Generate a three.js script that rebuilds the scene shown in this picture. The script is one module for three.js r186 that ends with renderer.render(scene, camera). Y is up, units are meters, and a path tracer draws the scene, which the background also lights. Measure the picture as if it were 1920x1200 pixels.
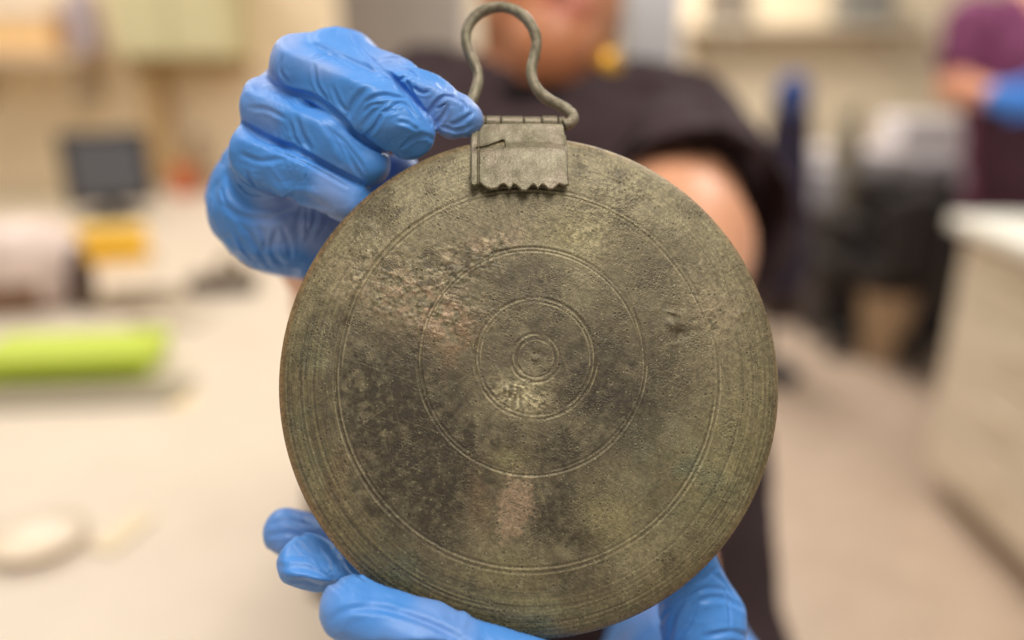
import * as THREE from 'three';
import { RoundedBoxGeometry } from 'three/addons/geometries/RoundedBoxGeometry.js';
import { mergeGeometries } from 'three/addons/utils/BufferGeometryUtils.js';
import { RectAreaLightUniformsLib } from 'three/addons/lights/RectAreaLightUniformsLib.js';

// ---------------------------------------------------------------- camera, light, exposure
const scene = new THREE.Scene();
const EYE = new THREE.Vector3(0, 1.4, 0), PITCH = 18.6 * Math.PI / 180, FPX = 1500;
const camera = new THREE.PerspectiveCamera(2 * Math.atan(600 / FPX) * 180 / Math.PI, 1.6, 0.02, 60);
camera.position.copy(EYE);
camera.rotation.set(-PITCH, 0, 0);
camera.updateMatrixWorld(true);
camera.focus = 0.2295; camera.userData.fStop = 2.5;
const renderer = new THREE.WebGLRenderer({ antialias: true });
renderer.toneMapping = THREE.LinearToneMapping;
renderer.toneMappingExposure = 1.3;
renderer.shadowMap.enabled = true;
renderer.shadowMap.type = THREE.PCFSoftShadowMap;
scene.background = new THREE.Color().setRGB(0.24, 0.228, 0.21);   // the rest of the bright room
RectAreaLightUniformsLib.init();
const LAMPS = [   // ceiling panels: x, z, width, length, intensity
  [0.2, 0.42, 0.6, 1.2, 10],
  [-0.6, -1.2, 0.6, 1.2, 1.8],
  [1.2, -1.9, 0.6, 1.2, 9.5],
  [0.9, -4.2, 0.6, 1.2, 22],  // added unseen panel, there to brighten the rear wall
  [-1.7, -2.2, 0.6, 1.2, 7],
];

// ---------------------------------------------------------------- helpers
const FW = new THREE.Vector3(0, -Math.sin(PITCH), -Math.cos(PITCH)), UPV = new THREE.Vector3(0, Math.cos(PITCH), -Math.sin(PITCH)), RT = new THREE.Vector3(1, 0, 0);
const V = (x, y, z) => new THREE.Vector3(x, y, z);
const P = (px, py, d) => EYE.clone().addScaledVector(FW, d).addScaledVector(RT, (px - 960) / FPX * d).addScaledVector(UPV, (600 - py) / FPX * d);
const onY = (px, py, y) => { const dir = P(px, py, 1).sub(EYE); return EYE.clone().addScaledVector(dir, (y - EYE.y) / dir.y); };
const onZ = (px, py, z) => { const dir = P(px, py, 1).sub(EYE); return EYE.clone().addScaledVector(dir, (z - EYE.z) / dir.z); };
const clamp = (x, a, b) => (x < a ? a : x > b ? b : x), mix = (a, b, t) => a + (b - a) * t;
const smooth = (a, b, x) => { const t = clamp((x - a) / (b - a), 0, 1); return t * t * (3 - 2 * t); };
let seedState = 12345;
const rnd = () => { seedState = (seedState + 0x6d2b79f5) | 0; let t = Math.imul(seedState ^ (seedState >>> 15), 1 | seedState); t = (t + Math.imul(t ^ (t >>> 7), 61 | t)) ^ t; return ((t ^ (t >>> 14)) >>> 0) / 4294967296; };
const hash2 = (x, y, s) => { let h = Math.imul(x, 374761393) ^ Math.imul(y, 668265263) ^ Math.imul(s, 1274126177); h = Math.imul(h ^ (h >>> 13), 1274126177); return ((h ^ (h >>> 16)) >>> 0) / 4294967296; };
function noise2(x, y, s = 0) {
  const ix = Math.floor(x), iy = Math.floor(y); let fx = x - ix, fy = y - iy;
  fx = fx * fx * (3 - 2 * fx); fy = fy * fy * (3 - 2 * fy);
  const a = hash2(ix, iy, s), b = hash2(ix + 1, iy, s), c = hash2(ix, iy + 1, s), d = hash2(ix + 1, iy + 1, s);
  return a + (b - a) * fx + (c - a) * fy + (a - b - c + d) * fx * fy;
}
const fbm2 = (x, y, s, o) => { let v = 0, a = 0.5, n = 0; for (let i = 0; i < o; i++) { v += a * noise2(x, y, s + i); n += a; a *= 0.5; x = x * 2.03 + 7.1; y = y * 2.03 + 3.7; } return v / n; };
function noise3(x, y, z, s = 0) {
  const iz = Math.floor(z); let fz = z - iz; fz = fz * fz * (3 - 2 * fz);
  return mix(noise2(x, y, s + iz * 131), noise2(x, y, s + (iz + 1) * 131), fz);
}
const names = {};
function numbered(n) { names[n] = (names[n] ?? -1) + 1; return names[n] ? n + '_' + String(names[n]).padStart(3, '0') : n; }
function shadows(o) { o.castShadow = o.receiveShadow = true; return o; }
function part(parent, name, geometry, material, label) {
  const m = shadows(new THREE.Mesh(geometry, material)); m.name = name; parent.add(m);
  if (label) m.userData.label = label;
  return m;
}
function thing(name, label, category, pos = [0, 0, 0], turn = 0, group) {
  const g = new THREE.Group(); g.name = numbered(name); scene.add(g);
  g.position.set(...pos); g.rotation.y = turn; g.userData = { label, category }; if (group) g.userData.group = group;
  return g;
}
function single(name, geometry, material, label, category, pos, turn = 0, group) {
  const m = shadows(new THREE.Mesh(geometry, material)); m.name = numbered(name); scene.add(m);
  if (pos) m.position.set(...pos); m.rotation.y = turn; m.userData = { label, category }; if (group) m.userData.group = group;
  return m;
}
function struct(name, geometry, material) { const m = shadows(new THREE.Mesh(geometry, material)); m.name = numbered(name); m.userData.kind = 'structure'; scene.add(m); return m; }
const rb = (w, h, d, r = 0.004) => new RoundedBoxGeometry(w, h, d, 3, Math.min(r, w / 2.1, h / 2.1, d / 2.1));
const at = (g, x, y, z) => g.translate(x, y, z);
const mat = (r, g, b, rough = 0.6, extra = {}) => new THREE.MeshPhysicalMaterial({ color: new THREE.Color(`rgb(${r},${g},${b})`), roughness: rough, ...extra });
const lathe = (pts, n = 48) => new THREE.LatheGeometry(pts.map(([x, y]) => new THREE.Vector2(x, y)), n);

// Signed distance helpers and a surface-net mesher
function smin(a, b, k) { const h = Math.max(k - Math.abs(a - b), 0) / k; return Math.min(a, b) - h * h * k * 0.25; }
function cone(p, c) {   // tapered capsule c = {a, b, ra, rb}
  const bx = c.b.x - c.a.x, by = c.b.y - c.a.y, bz = c.b.z - c.a.z, px = p.x - c.a.x, py = p.y - c.a.y, pz = p.z - c.a.z;
  const t = clamp((px * bx + py * by + pz * bz) / (bx * bx + by * by + bz * bz + 1e-12), 0, 1);
  const dx = px - bx * t, dy = py - by * t, dz = pz - bz * t;
  return Math.sqrt(dx * dx + dy * dy + dz * dz) - mix(c.ra, c.rb, t);
}
const chain = (joints) => joints.slice(1).map((j, i) => ({ a: joints[i][0], b: j[0], ra: joints[i][1], rb: j[1] }));
const chainD = (p, cs, k) => { let d = cone(p, cs[0]); for (let i = 1; i < cs.length; i++) d = smin(d, cone(p, cs[i]), k); return d; };
function meshSDF(sdf, lo, hi, cell, color, margin = 0.003) {
  const n = [0, 1, 2].map((i) => Math.ceil((hi.getComponent(i) - lo.getComponent(i)) / cell / 8) * 8), [nx, ny, nz] = n;
  const val = new Float32Array(nx * ny * nz), id = (x, y, z) => x + nx * (y + ny * z), p = V(0, 0, 0), half = 4 * cell * 1.7321 + margin;
  for (let bz = 0; bz < nz; bz += 8) for (let by = 0; by < ny; by += 8) for (let bx = 0; bx < nx; bx += 8) {
    p.set(lo.x + (bx + 3.5) * cell, lo.y + (by + 3.5) * cell, lo.z + (bz + 3.5) * cell);
    const c = sdf(p), far = Math.abs(c) > half;
    for (let z = bz; z < bz + 8; z++) for (let y = by; y < by + 8; y++) for (let x = bx; x < bx + 8; x++) {
      if (far) val[id(x, y, z)] = c; else { p.set(lo.x + x * cell, lo.y + y * cell, lo.z + z * cell); val[id(x, y, z)] = sdf(p); }
    }
  }
  const vert = new Int32Array(nx * ny * nz).fill(-1), pos = [], idx = [];
  const E = [[0, 1], [2, 3], [4, 5], [6, 7], [0, 2], [1, 3], [4, 6], [5, 7], [0, 4], [1, 5], [2, 6], [3, 7]];
  const c8 = new Float32Array(8);
  for (let z = 0; z < nz - 1; z++) for (let y = 0; y < ny - 1; y++) for (let x = 0; x < nx - 1; x++) {
    let m = 0;
    for (let i = 0; i < 8; i++) { c8[i] = val[id(x + (i & 1), y + ((i >> 1) & 1), z + (i >> 2))]; if (c8[i] < 0) m |= 1 << i; }
    if (m === 0 || m === 255) continue;
    let sx = 0, sy = 0, sz = 0, k = 0;
    for (const [a, b] of E) if ((c8[a] < 0) !== (c8[b] < 0)) {
      const t = c8[a] / (c8[a] - c8[b]);
      sx += mix(a & 1, b & 1, t); sy += mix((a >> 1) & 1, (b >> 1) & 1, t); sz += mix(a >> 2, b >> 2, t); k++;
    }
    vert[id(x, y, z)] = pos.length / 3;
    pos.push(lo.x + (x + sx / k) * cell, lo.y + (y + sy / k) * cell, lo.z + (z + sz / k) * cell);
  }
  const S = [1, nx, nx * ny];
  for (let z = 1; z < nz - 1; z++) for (let y = 1; y < ny - 1; y++) for (let x = 1; x < nx - 1; x++) {
    const i = id(x, y, z), s = val[i] < 0;
    for (let ax = 0; ax < 3; ax++) {
      if ((val[i + S[ax]] < 0) === s) continue;
      const u = S[(ax + 1) % 3], v = S[(ax + 2) % 3], a = vert[i], b = vert[i - u], c = vert[i - u - v], d = vert[i - v];
      if (a < 0 || b < 0 || c < 0 || d < 0) continue;
      if (s) idx.push(a, b, c, a, c, d); else idx.push(a, c, b, a, d, c);
    }
  }
  const g = new THREE.BufferGeometry(), nrm = new Float32Array(pos.length), col = color ? new Float32Array(pos.length) : null, e = 0.5 * cell, q = V(0, 0, 0), cc = [0, 0, 0];
  for (let i = 0; i < pos.length; i += 3) {
    q.set(pos[i], pos[i + 1], pos[i + 2]);
    const f = (dx, dy, dz) => { p.set(q.x + dx, q.y + dy, q.z + dz); return sdf(p); };
    let gx = f(e, 0, 0) - f(-e, 0, 0), gy = f(0, e, 0) - f(0, -e, 0), gz = f(0, 0, e) - f(0, 0, -e), l = Math.hypot(gx, gy, gz) || 1;
    nrm[i] = gx / l; nrm[i + 1] = gy / l; nrm[i + 2] = gz / l;
    if (col) { color(q, V(nrm[i], nrm[i + 1], nrm[i + 2]), cc); col[i] = cc[0]; col[i + 1] = cc[1]; col[i + 2] = cc[2]; }
  }
  g.setAttribute('position', new THREE.BufferAttribute(new Float32Array(pos), 3));
  g.setAttribute('normal', new THREE.BufferAttribute(nrm, 3));
  if (col) g.setAttribute('color', new THREE.BufferAttribute(col, 3));
  g.setIndex(idx);
  return g;
}
const lin = (r, g, b) => { const c = new THREE.Color(`rgb(${r},${g},${b})`); return [c.r, c.g, c.b]; };
// ---------------------------------------------------------------- the setting: floor, walls, benches
function speckle(r, g, b, amp, size = 256) {
  const d = new Uint8Array(size * size * 4);
  for (let y = 0; y < size; y++) for (let x = 0; x < size; x++) {
    const n = (fbm2(x / 24, y / 24, 5, 3) - 0.5) * amp * 1.6 + (hash2(x, y, 9) - 0.5) * amp, i = (y * size + x) * 4;
    d[i] = clamp(r + n, 0, 255); d[i + 1] = clamp(g + n, 0, 255); d[i + 2] = clamp(b + n, 0, 255); d[i + 3] = 255;
  }
  const t = new THREE.DataTexture(d, size, size); t.colorSpace = THREE.SRGBColorSpace; t.magFilter = THREE.LinearFilter; t.wrapS = t.wrapT = THREE.RepeatWrapping; t.needsUpdate = true;
  return t;
}
const floorTex = speckle(182, 161, 142, 12); floorTex.repeat.set(10, 10);
struct('floor', at(new THREE.BoxGeometry(9, 0.1, 9), 0, -0.05, -2), new THREE.MeshPhysicalMaterial({ map: floorTex, roughness: 0.45 }));
const wallMat = mat(240, 219, 186, 0.85), rearMat = mat(240, 222, 192, 0.85);
struct('wall_left', at(new THREE.BoxGeometry(3.4, 2.75, 0.12), -2.34, 1.375, -3.1), wallMat);
struct('wall_back', at(new THREE.BoxGeometry(9, 2.75, 0.12), 0, 1.375, -5.4), rearMat);

for (const [x, z, w, l, i] of LAMPS) {
  const t = thing('ceiling_light', ['white ceiling light panel above the mirror and the camera', 'white ceiling light panel above the cream bench', 'white ceiling light panel above the aisle with the black chair', 'added white ceiling light panel brightening the rear wall', 'white ceiling light panel above the monitor'][LAMPS.findIndex((l) => l[0] === x)], 'ceiling light', [x, 2.75, z], 0, 'ceiling light panels over the work room');
  part(t, 'frame', at(rb(w + 0.06, 0.05, l + 0.06, 0.006), 0, 0.03, 0), mat(225, 225, 222, 0.5));
  const glow = part(t, 'diffuser', at(new THREE.BoxGeometry(w, 0.008, l), 0, 0, 0), new THREE.MeshStandardMaterial({ color: 0xffffff, emissive: new THREE.Color(1, 0.96, 0.9), emissiveIntensity: 1.2, roughness: 0.6 }));
  const lamp = new THREE.RectAreaLight(new THREE.Color(1, 0.95, 0.875), i, w, l);
  lamp.name = 'lamp'; lamp.position.set(0, -0.012, 0); lamp.rotation.x = -Math.PI / 2; t.add(lamp);
}

// work bench on the left, a long pale top on a cabinet
{
  const t = thing('work_bench', 'long cream laboratory bench top running back along the left', 'bench', [-1.2, 0, -1.6]);
  const s = new THREE.Shape();
  const q = [[-1.4, 1.35], [-1.4, -3.02], [-0.19, -3.02], [-0.19, -0.62], [-0.13, -0.6], [-0.13, 1.35]];   // x, z in the room
  q.forEach(([x, z], i) => { const X = x + 1.2, Y = -(z + 1.6); i ? s.lineTo(X, Y) : s.moveTo(X, Y); }); s.closePath();
  const top = new THREE.ExtrudeGeometry(s, { depth: 0.032, bevelEnabled: true, bevelSize: 0.003, bevelThickness: 0.003, bevelSegments: 2 });
  top.rotateX(-Math.PI / 2).translate(0, 0.885, 0);
  const bt = speckle(217, 202, 184, 5); bt.repeat.set(2, 2);
  part(t, 'bench_top', top, new THREE.MeshPhysicalMaterial({ map: bt, roughness: 0.42 }));
  part(t, 'base_cabinet', at(rb(1.12, 0.88, 3.6, 0.005), -0.62, 0.44, 0.38), mat(215, 200, 175, 0.6));
}
// counter on the right with drawers facing the aisle
{
  const t = thing('drawer_counter', 'white topped counter with beige drawers at the right edge', 'counter', [1.72, 0, -1.7]);
  part(t, 'counter_top', at(rb(0.76, 0.04, 1.46, 0.006), 0, 0.905, 0), mat(250, 247, 234, 0.35));
  part(t, 'carcass', at(rb(0.69, 0.8, 1.4, 0.004), 0.02, 0.482, 0), mat(228, 214, 192, 0.55));
  part(t, 'plinth', at(rb(0.6, 0.08, 1.36, 0.003), 0.05, 0.04, 0), mat(150, 130, 104, 0.7));
  for (let k = 0; k < 4; k++) for (let c = 0; c < 2; c++) {
    const d = part(t, 'drawer_front', at(rb(0.02, 0.18, 0.67, 0.004), -0.334, 0.19 + k * 0.192, -0.348 + c * 0.696), mat(230, 216, 194, 0.5));
    part(d, 'handle', at(rb(0.016, 0.014, 0.16, 0.005), -0.35, 0.23 + k * 0.192, -0.348 + c * 0.696), mat(208, 194, 172, 0.5));
  }
}
// ---------------------------------------------------------------- the bronze mirror case
const TILT = 5.8 * Math.PI / 180, YAW = 2 * Math.PI / 180, DISC_R = 0.0732;
const DC = P(999, 712, 0.2262);
const DN = RT.clone().multiplyScalar(Math.sin(YAW)).addScaledVector(UPV, Math.sin(TILT)).addScaledVector(FW, -Math.cos(TILT) * Math.cos(YAW)).normalize();
const DX = UPV.clone().cross(DN).normalize(), DY = DN.clone().cross(DX).normalize();
const discM = new THREE.Matrix4().makeBasis(DX, DY, DN).setPosition(DC), discInv = discM.clone().invert();
const onDisc = (px, py, z = 0) => {   // where the line of sight through a pixel meets the plane of the face: the mirror's own x, y
  const dir = P(px, py, 1).sub(EYE), o = DC.clone().addScaledVector(DN, z), t = o.clone().sub(EYE).dot(DN) / dir.dot(DN);
  return EYE.clone().addScaledVector(dir, t).applyMatrix4(discInv);
};
const toDisc = (px, py, d) => P(px, py, d).applyMatrix4(discInv);
const mirror = thing('hand_mirror', 'round old bronze mirror case with engraved rings, scalloped hinge and wire loop', 'mirror case');
mirror.position.copy(DC); mirror.quaternion.setFromRotationMatrix(discM);

const blob = (u, v, cu, cv, su, sv, a = 0) => { const c = Math.cos(a), s = Math.sin(a), x = ((u - cu) * c + (v - cv) * s) / su, y = (-(u - cu) * s + (v - cv) * c) / sv; return Math.exp(-(x * x + y * y)); };
const ZOOM = (x, y) => 467 / DISC_R * (1 + 0.035 * (1 - Math.min(1, (x * x + y * y) / (DISC_R * DISC_R)))), U = (x, y) => 993 + x * ZOOM(x, y), W = (x, y) => 715 - y * ZOOM(x, y);   // the mirror's x, y counted in the photograph's pixels
// engraved rings: centre and radius (pixels), width, depth (mm), first and last strength
const RINGS = [[1004, 673, 36, 2.2, 0.16], [1004, 673, 46, 2.4, 0.2], [1003, 673, 106, 2.4, 0.22], [1003, 673, 113, 2.6, 0.34], [997, 677, 206, 2.2, 0.2], [997, 677, 212, 2.4, 0.28],
  [991, 706, 345, 2.2, 0.18], [991, 706, 353, 2.6, 0.3], [992, 713, 392, 2, 0.12], [992, 714, 408, 2.2, 0.2], [992, 714, 416, 2, 0.14], [992, 715, 432, 2.2, 0.2], [992, 715, 441, 2, 0.16], [992, 715, 450, 2, 0.14]];
function relief(x, y) {   // metres above the turned surface
  const u = U(x, y) + 5, v = W(x, y) - 1, r = Math.hypot(u - 992, v - 715), th = Math.atan2(v - 700, u - 992);
  let h = 0;
  for (let i = 0; i < RINGS.length; i++) {
    const [cu, cv, R, w, dep] = RINGS[i], d = Math.hypot(u - cu, v - cv) - R;
    if (Math.abs(d) > 14) continue;
    const keep = 0.25 + 0.95 * smooth(0.3, 0.62, noise2(Math.cos(th) * 2.6 + i * 3, Math.sin(th) * 2.6 + 9, 41)) * (v > 640 ? 1 : 0.75);
    const wear = R > 380 ? 0.5 : 0.85; h -= wear * dep * 1e-3 * keep * Math.exp(-(d / w) * (d / w) * 2.6);
    h += wear * dep * 0.3e-3 * keep * (Math.exp(-(((d - 1.8 * w) / w / 0.7) ** 2)) + Math.exp(-(((d + 1.8 * w) / w / 0.7) ** 2)));
  }
  const crust = Math.min(1, 1.0 * blob(u, v, 760, 560, 130, 70, 0.35) + 0.9 * blob(u, v, 900, 480, 90, 40, -0.35) + 0.9 * blob(u, v, 835, 610, 40, 45) + 0.9 * blob(u, v, 975, 742, 58, 32) + 0.5 * blob(u, v, 1100, 440, 45, 40) + 0.6 * blob(u, v, 1170, 350, 70, 25, 0.4) + 0.4 * blob(u, v, 1260, 620, 60, 60) + 0.35 * blob(u, v, 640, 470, 90, 90) + 0.3 * blob(u, v, 1330, 540, 80, 120));
  const n1 = noise2(u / 11 + v / 24, v / 7 - u / 30, 3), n2 = noise2(u / 6, v / 4.5, 4), n3 = fbm2(u / 24, v / 20, 14, 2);
  h += crust * smooth(0.38, 0.55, n3) * (0.16e-3 + (0.5 - Math.abs(n1 - 0.5) * 2) * 0.36e-3 + (n2 - 0.5) * 0.24e-3);
  h += (fbm2(u / 60, v / 60, 6, 3) - 0.5) * 0.35e-3;
  h += (noise2(u / 7, v / 7, 8) - 0.5) * 0.03e-3;
  // knocks and pits
  h -= 0.5e-3 * blob(u, v, 712, 418, 20, 26, 0.4); h += 0.5e-3 * blob(u, v, 700, 432, 9, 6);
  h += 0.7e-3 * blob(u, v, 1262, 612, 12, 9, 0.4); h -= 0.7e-3 * blob(u, v, 1278, 628, 12, 12); h += 0.5e-3 * blob(u, v, 1262, 590, 12, 3, 0.3);
  h -= 0.35e-3 * blob(u, v, 1004, 664, 6, 5); h += 0.4e-3 * blob(u, v, 1004, 676, 5, 5);
  h -= 0.3e-3 * blob(u, v, 630, 610, 25, 30); h += 0.3e-3 * blob(u, v, 1395, 590, 22, 6, -0.3);
  h += 0.35e-3 * blob(u, v, 950, 733, 14, 6, 0.3); h -= 0.3e-3 * blob(u, v, 962, 748, 18, 6, 0.3);
  return h * smooth(0, 0.012, DISC_R - Math.hypot(x, y) + 0.006);
}
function profile(r) {   // height of the turned cover over the face plane
  const q = r / DISC_R, s = clamp((q - 0.78) / 0.22, 0, 1);
  return -0.0016 * q * q - 0.0068 * (1 - Math.sqrt(Math.max(0, 1 - s * s)));
}
{
  const TS = 1792, col = new Uint8Array(TS * TS * 4), bmp = new Uint8Array(TS * TS * 4), half = DISC_R * 1.02;
  const pal = { base: [110, 100, 75], light: [144, 134, 103], dark: [58, 50, 36], brown: [116, 91, 65], pink: [148, 124, 99], green: [86, 96, 78], yellow: [136, 126, 84], crust: [174, 162, 126], rim: [136, 104, 64] };
  const c = [0, 0, 0], to = (p, k) => { k = clamp(k, 0, 1); for (let i = 0; i < 3; i++) c[i] += (p[i] - c[i]) * k; };
  for (let j = 0; j < TS; j++) for (let i = 0; i < TS; i++) {
    const x = ((i + 0.5) / TS * 2 - 1) * half, y = ((j + 0.5) / TS * 2 - 1) * half, u = U(x, y), v = W(x, y), o = (j * TS + i) * 4, q = Math.hypot(x, y) / DISC_R;
    if (q > 1.02) { col[o] = 110; col[o + 1] = 98; col[o + 2] = 66; col[o + 3] = bmp[o + 3] = 255; bmp[o] = bmp[o + 1] = bmp[o + 2] = 128; continue; }
    const th = Math.atan2(v - 715, u - 992), A = fbm2(u / 90, v / 90, 11, 4), B = fbm2(u / 19, v / 19, 21, 4), C = noise2(u / 5, v / 5, 31), D = noise2(u / 2.2, v / 2.2, 33), E = fbm2(u / 40 + 5, v / 40, 51, 3), G = fbm2(u / 10, v / 10, 55, 2);
    c[0] = pal.base[0]; c[1] = pal.base[1]; c[2] = pal.base[2];
    to(pal.light, smooth(0.45, 0.75, A) * 0.6);
    to(pal.light, (0.75 * blob(u, v, 1180, 360, 170, 110, 0.5) + 0.6 * blob(u, v, 820, 340, 200, 80, -0.5) + 0.5 * blob(u, v, 1340, 560, 90, 160) + 0.45 * blob(u, v, 640, 520, 110, 130)) * (0.45 + 0.75 * B));
    // dark smooth patches low on the left and in the middle
    const dk = 0.95 * blob(u, v, 730, 740, 130, 130) + 0.95 * blob(u, v, 830, 880, 150, 120, 0.6) + 0.5 * blob(u, v, 640, 610, 40, 40) + 0.55 * blob(u, v, 1010, 640, 120, 60) + 0.6 * blob(u, v, 980, 520, 110, 45) + 0.8 * blob(u, v, 1035, 950, 55, 90, 0.2) + 0.85 * blob(u, v, 1098, 1000, 38, 22) + 0.55 * blob(u, v, 1150, 760, 100, 70)
      + 0.5 * blob(u, v, 1190, 690, 120, 130) + 0.45 * blob(u, v, 1250, 930, 110, 80, -0.5) + 0.35 * blob(u, v, 1240, 480, 90, 60) + 0.6 * blob(u, v, 1080, 735, 45, 40) + 0.5 * blob(u, v, 1030, 1075, 120, 32) + 0.45 * blob(u, v, 1020, 840, 140, 40) + 0.5 * blob(u, v, 760, 950, 100, 90) + 0.6 * blob(u, v, 706, 420, 28, 32) + 0.4 * blob(u, v, 1270, 625, 26, 26);
    to(pal.dark, dk * (0.4 + 0.5 * smooth(0.25, 0.75, B) + 0.75 * (G - 0.4)) * (0.5 + 0.8 * C) * 1.25);
    to(pal.dark, smooth(0.55, 0.8, E) * 0.35);
    // warm crust
    to(pal.pink, (0.85 * blob(u, v, 770, 560, 120, 60, 0.35) + 0.6 * blob(u, v, 900, 470, 90, 35, -0.4) + 0.8 * blob(u, v, 835, 612, 40, 45) + 0.35 * blob(u, v, 1340, 600, 60, 70)) * smooth(0.3, 0.65, B + (C - 0.5) * 0.3));
    to(pal.brown, (0.7 * blob(u, v, 850, 640, 40, 60) + 0.5 * blob(u, v, 620, 900, 60, 80) + 0.5 * blob(u, v, 900, 930, 30, 60)) * smooth(0.35, 0.6, E));
    to(pal.pink, smooth(0.25, 0.75, blob(u, v, 958, 945, 36, 72, 0.12) + (B - 0.5) * 0.7 + (C - 0.5) * 0.3) * 0.75);
    to(pal.yellow, (0.6 * blob(u, v, 950, 862, 40, 28) + 0.6 * blob(u, v, 1130, 970, 60, 50, 0.5) + 0.55 * blob(u, v, 1330, 880, 90, 150, 0.6) + 0.5 * blob(u, v, 950, 1060, 70, 40) + 0.5 * blob(u, v, 1080, 440, 60, 50)) * (0.4 + 0.9 * B));
    to(pal.crust, (1.0 * blob(u, v, 968, 744, 56, 28, 0.1) + 0.4 * blob(u, v, 1100, 440, 40, 40)) * smooth(0.35, 0.65, C * 0.5 + B * 0.6));
    to(pal.green, (0.4 * blob(u, v, 1270, 880, 110, 80, 0.5) + 0.6 * blob(u, v, 760, 1070, 140, 55, 0.6) + 0.5 * blob(u, v, 1050, 1150, 200, 40) + 0.5 * blob(u, v, 590, 800, 35, 140) + 0.35 * blob(u, v, 880, 520, 60, 50) + 0.6 * blob(u, v, 1430, 930, 25, 90, 0.3)) * smooth(0.3, 0.65, A * 0.4 + E * 0.6));
    // turning marks round the rim
    if (q > 0.72) { const ln = noise2(q * 210, th * 2.5, 61) * 0.6 + noise2(q * 95, th * 1.6, 62) * 0.4, k = smooth(0.72, 0.85, q); to(ln > 0.5 ? pal.yellow : pal.dark, Math.abs(ln - 0.5) * (0.35 + 1.25 * smooth(0.35, 0.65, noise2(Math.cos(th) * 2 + 3, Math.sin(th) * 2 + 8, 64)) * smooth(-1.0, 0.9, Math.sin(th - 0.3))) * k); }
    to(pal.rim, smooth(0.955, 0.985, q) * (0.4 + 0.5 * smooth(1.6, 2.7, Math.abs(th))) * 0.8);
    // the rings: dirt in the groove, a highlight painted on the rubbed lower edge
    for (const [cu, cv, R, w] of RINGS) { const rd = Math.hypot(u + 5 - cu, v - 1 - cv) - R; if (Math.abs(rd) > 9) continue; const kp = smooth(0.25, 0.65, noise2(Math.cos(th) * 4 + R, Math.sin(th) * 4 + 9, 43)); const st = (R > 380 ? 0.35 : 1); to(pal.dark, 0.4 * st * Math.exp(-((rd / (w * 0.55)) ** 2)) * kp); to(pal.crust, 0.5 * st * Math.exp(-(((rd - 1.5 * w * (v > 690 ? 1 : -1)) / (w * 0.5)) ** 2)) * (0.25 + 0.75 * kp)); }
    // fine random specks
    const spk = (D - 0.5) * 34 + (C - 0.5) * 32;
    for (let k = 0; k < 3; k++) c[k] = clamp(c[k] * (1 + spk / 150) + spk * 0.12, 0, 255);
    if (hash2(i >> 2, j >> 2, 77) > 0.9965) to([186, 176, 136], 0.6);
    // pits: small round hollows with a pale lip, thicker in some places than in others
    const gx = Math.floor(u / 11), gy = Math.floor(v / 11), hp = hash2(gx, gy, 101); let pit = 0, lip = 0;
    if (hp < 0.15 + 0.5 * smooth(0.45, 0.65, E)) { const pr = 1 + 2.4 * hash2(gx, gy, 104) ** 2, pd = Math.hypot(u - (gx + 0.25 + 0.5 * hash2(gx, gy, 102)) * 11, v - (gy + 0.25 + 0.5 * hash2(gx, gy, 103)) * 11); pit = smooth(pr, pr * 0.4, pd); lip = smooth(1.4, 0, Math.abs(pd - pr - 0.8)); }
    to(pal.dark, pit * 0.55); to(pal.light, lip * 0.35);
    // scratches
    for (let k = 0; k < 3; k++) { const a = [0.35, -0.6, 1.3][k], su = u * Math.cos(a) + v * Math.sin(a), sv = -u * Math.sin(a) + v * Math.cos(a), row = Math.floor(sv / 9), hr = hash2(row, Math.floor(su / 90 + hash2(row, 3, k) * 5), 110 + k); if (hr < 0.07 && Math.abs(sv - (row + 0.5) * 9 - 3 * (noise2(su / 40, row, 115) - 0.5)) < 0.8) to(hr < 0.035 ? pal.light : pal.dark, 0.28); }
    // flaky pale deposits
    const dep = Math.min(1, 0.8 * blob(u, v, 790, 540, 150, 80, 0.35) + 0.7 * blob(u, v, 900, 470, 100, 45, -0.35) + 0.6 * blob(u, v, 1120, 420, 90, 60) + 0.6 * blob(u, v, 1190, 345, 90, 35, 0.4) + 0.5 * blob(u, v, 1330, 570, 70, 90) + 0.5 * blob(u, v, 660, 470, 80, 80) + 0.4 * blob(u, v, 720, 900, 150, 120));
    to(pal.crust, dep * smooth(0.55, 0.7, fbm2(u / 9, v / 6, 121, 3)) * 0.45);
    to(pal.dark, dep * smooth(0.45, 0.33, fbm2(u / 11, v / 8, 121, 3)) * 0.45);
    col[o] = c[0]; col[o + 1] = c[1]; col[o + 2] = c[2]; col[o + 3] = 255;
    let b = 128 - pit * 90 + lip * 25 + ((C - 0.5) * 46 + (D - 0.5) * 70) * (0.25 + 1.5 * smooth(0.3, 0.7, E)) + (B - 0.5) * 80 + (noise2((u + v * 0.6) / 14, (v - u * 0.5) / 2.2, 35) - 0.5) * 40;
    if (q > 0.76) b += (noise2(q * 230, th * 2, 63) - 0.5) * 80 * smooth(0.76, 0.86, q) * (0.35 + 0.65 * smooth(0.3, 0.7, noise2(Math.cos(th) * 3 + 3, Math.sin(th) * 3 + 8, 65)));
    b = clamp(b, 0, 255); bmp[o] = bmp[o + 1] = bmp[o + 2] = b; bmp[o + 3] = 255;
  }
  const tx = (d, s) => { const t = new THREE.DataTexture(d, TS, TS); if (s) t.colorSpace = THREE.SRGBColorSpace; t.magFilter = THREE.LinearFilter; t.needsUpdate = true; return t; };
  const bronze = new THREE.MeshPhysicalMaterial({ map: tx(col, true), bumpMap: tx(bmp), bumpScale: 0.00021, roughness: 0.55, metalness: 0.22 });
  // front cover: face, rounded shoulder, side wall
  const NR = 300, NA = 760, pos = [], uv = [], idx = [];
  const rows = [];
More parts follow.
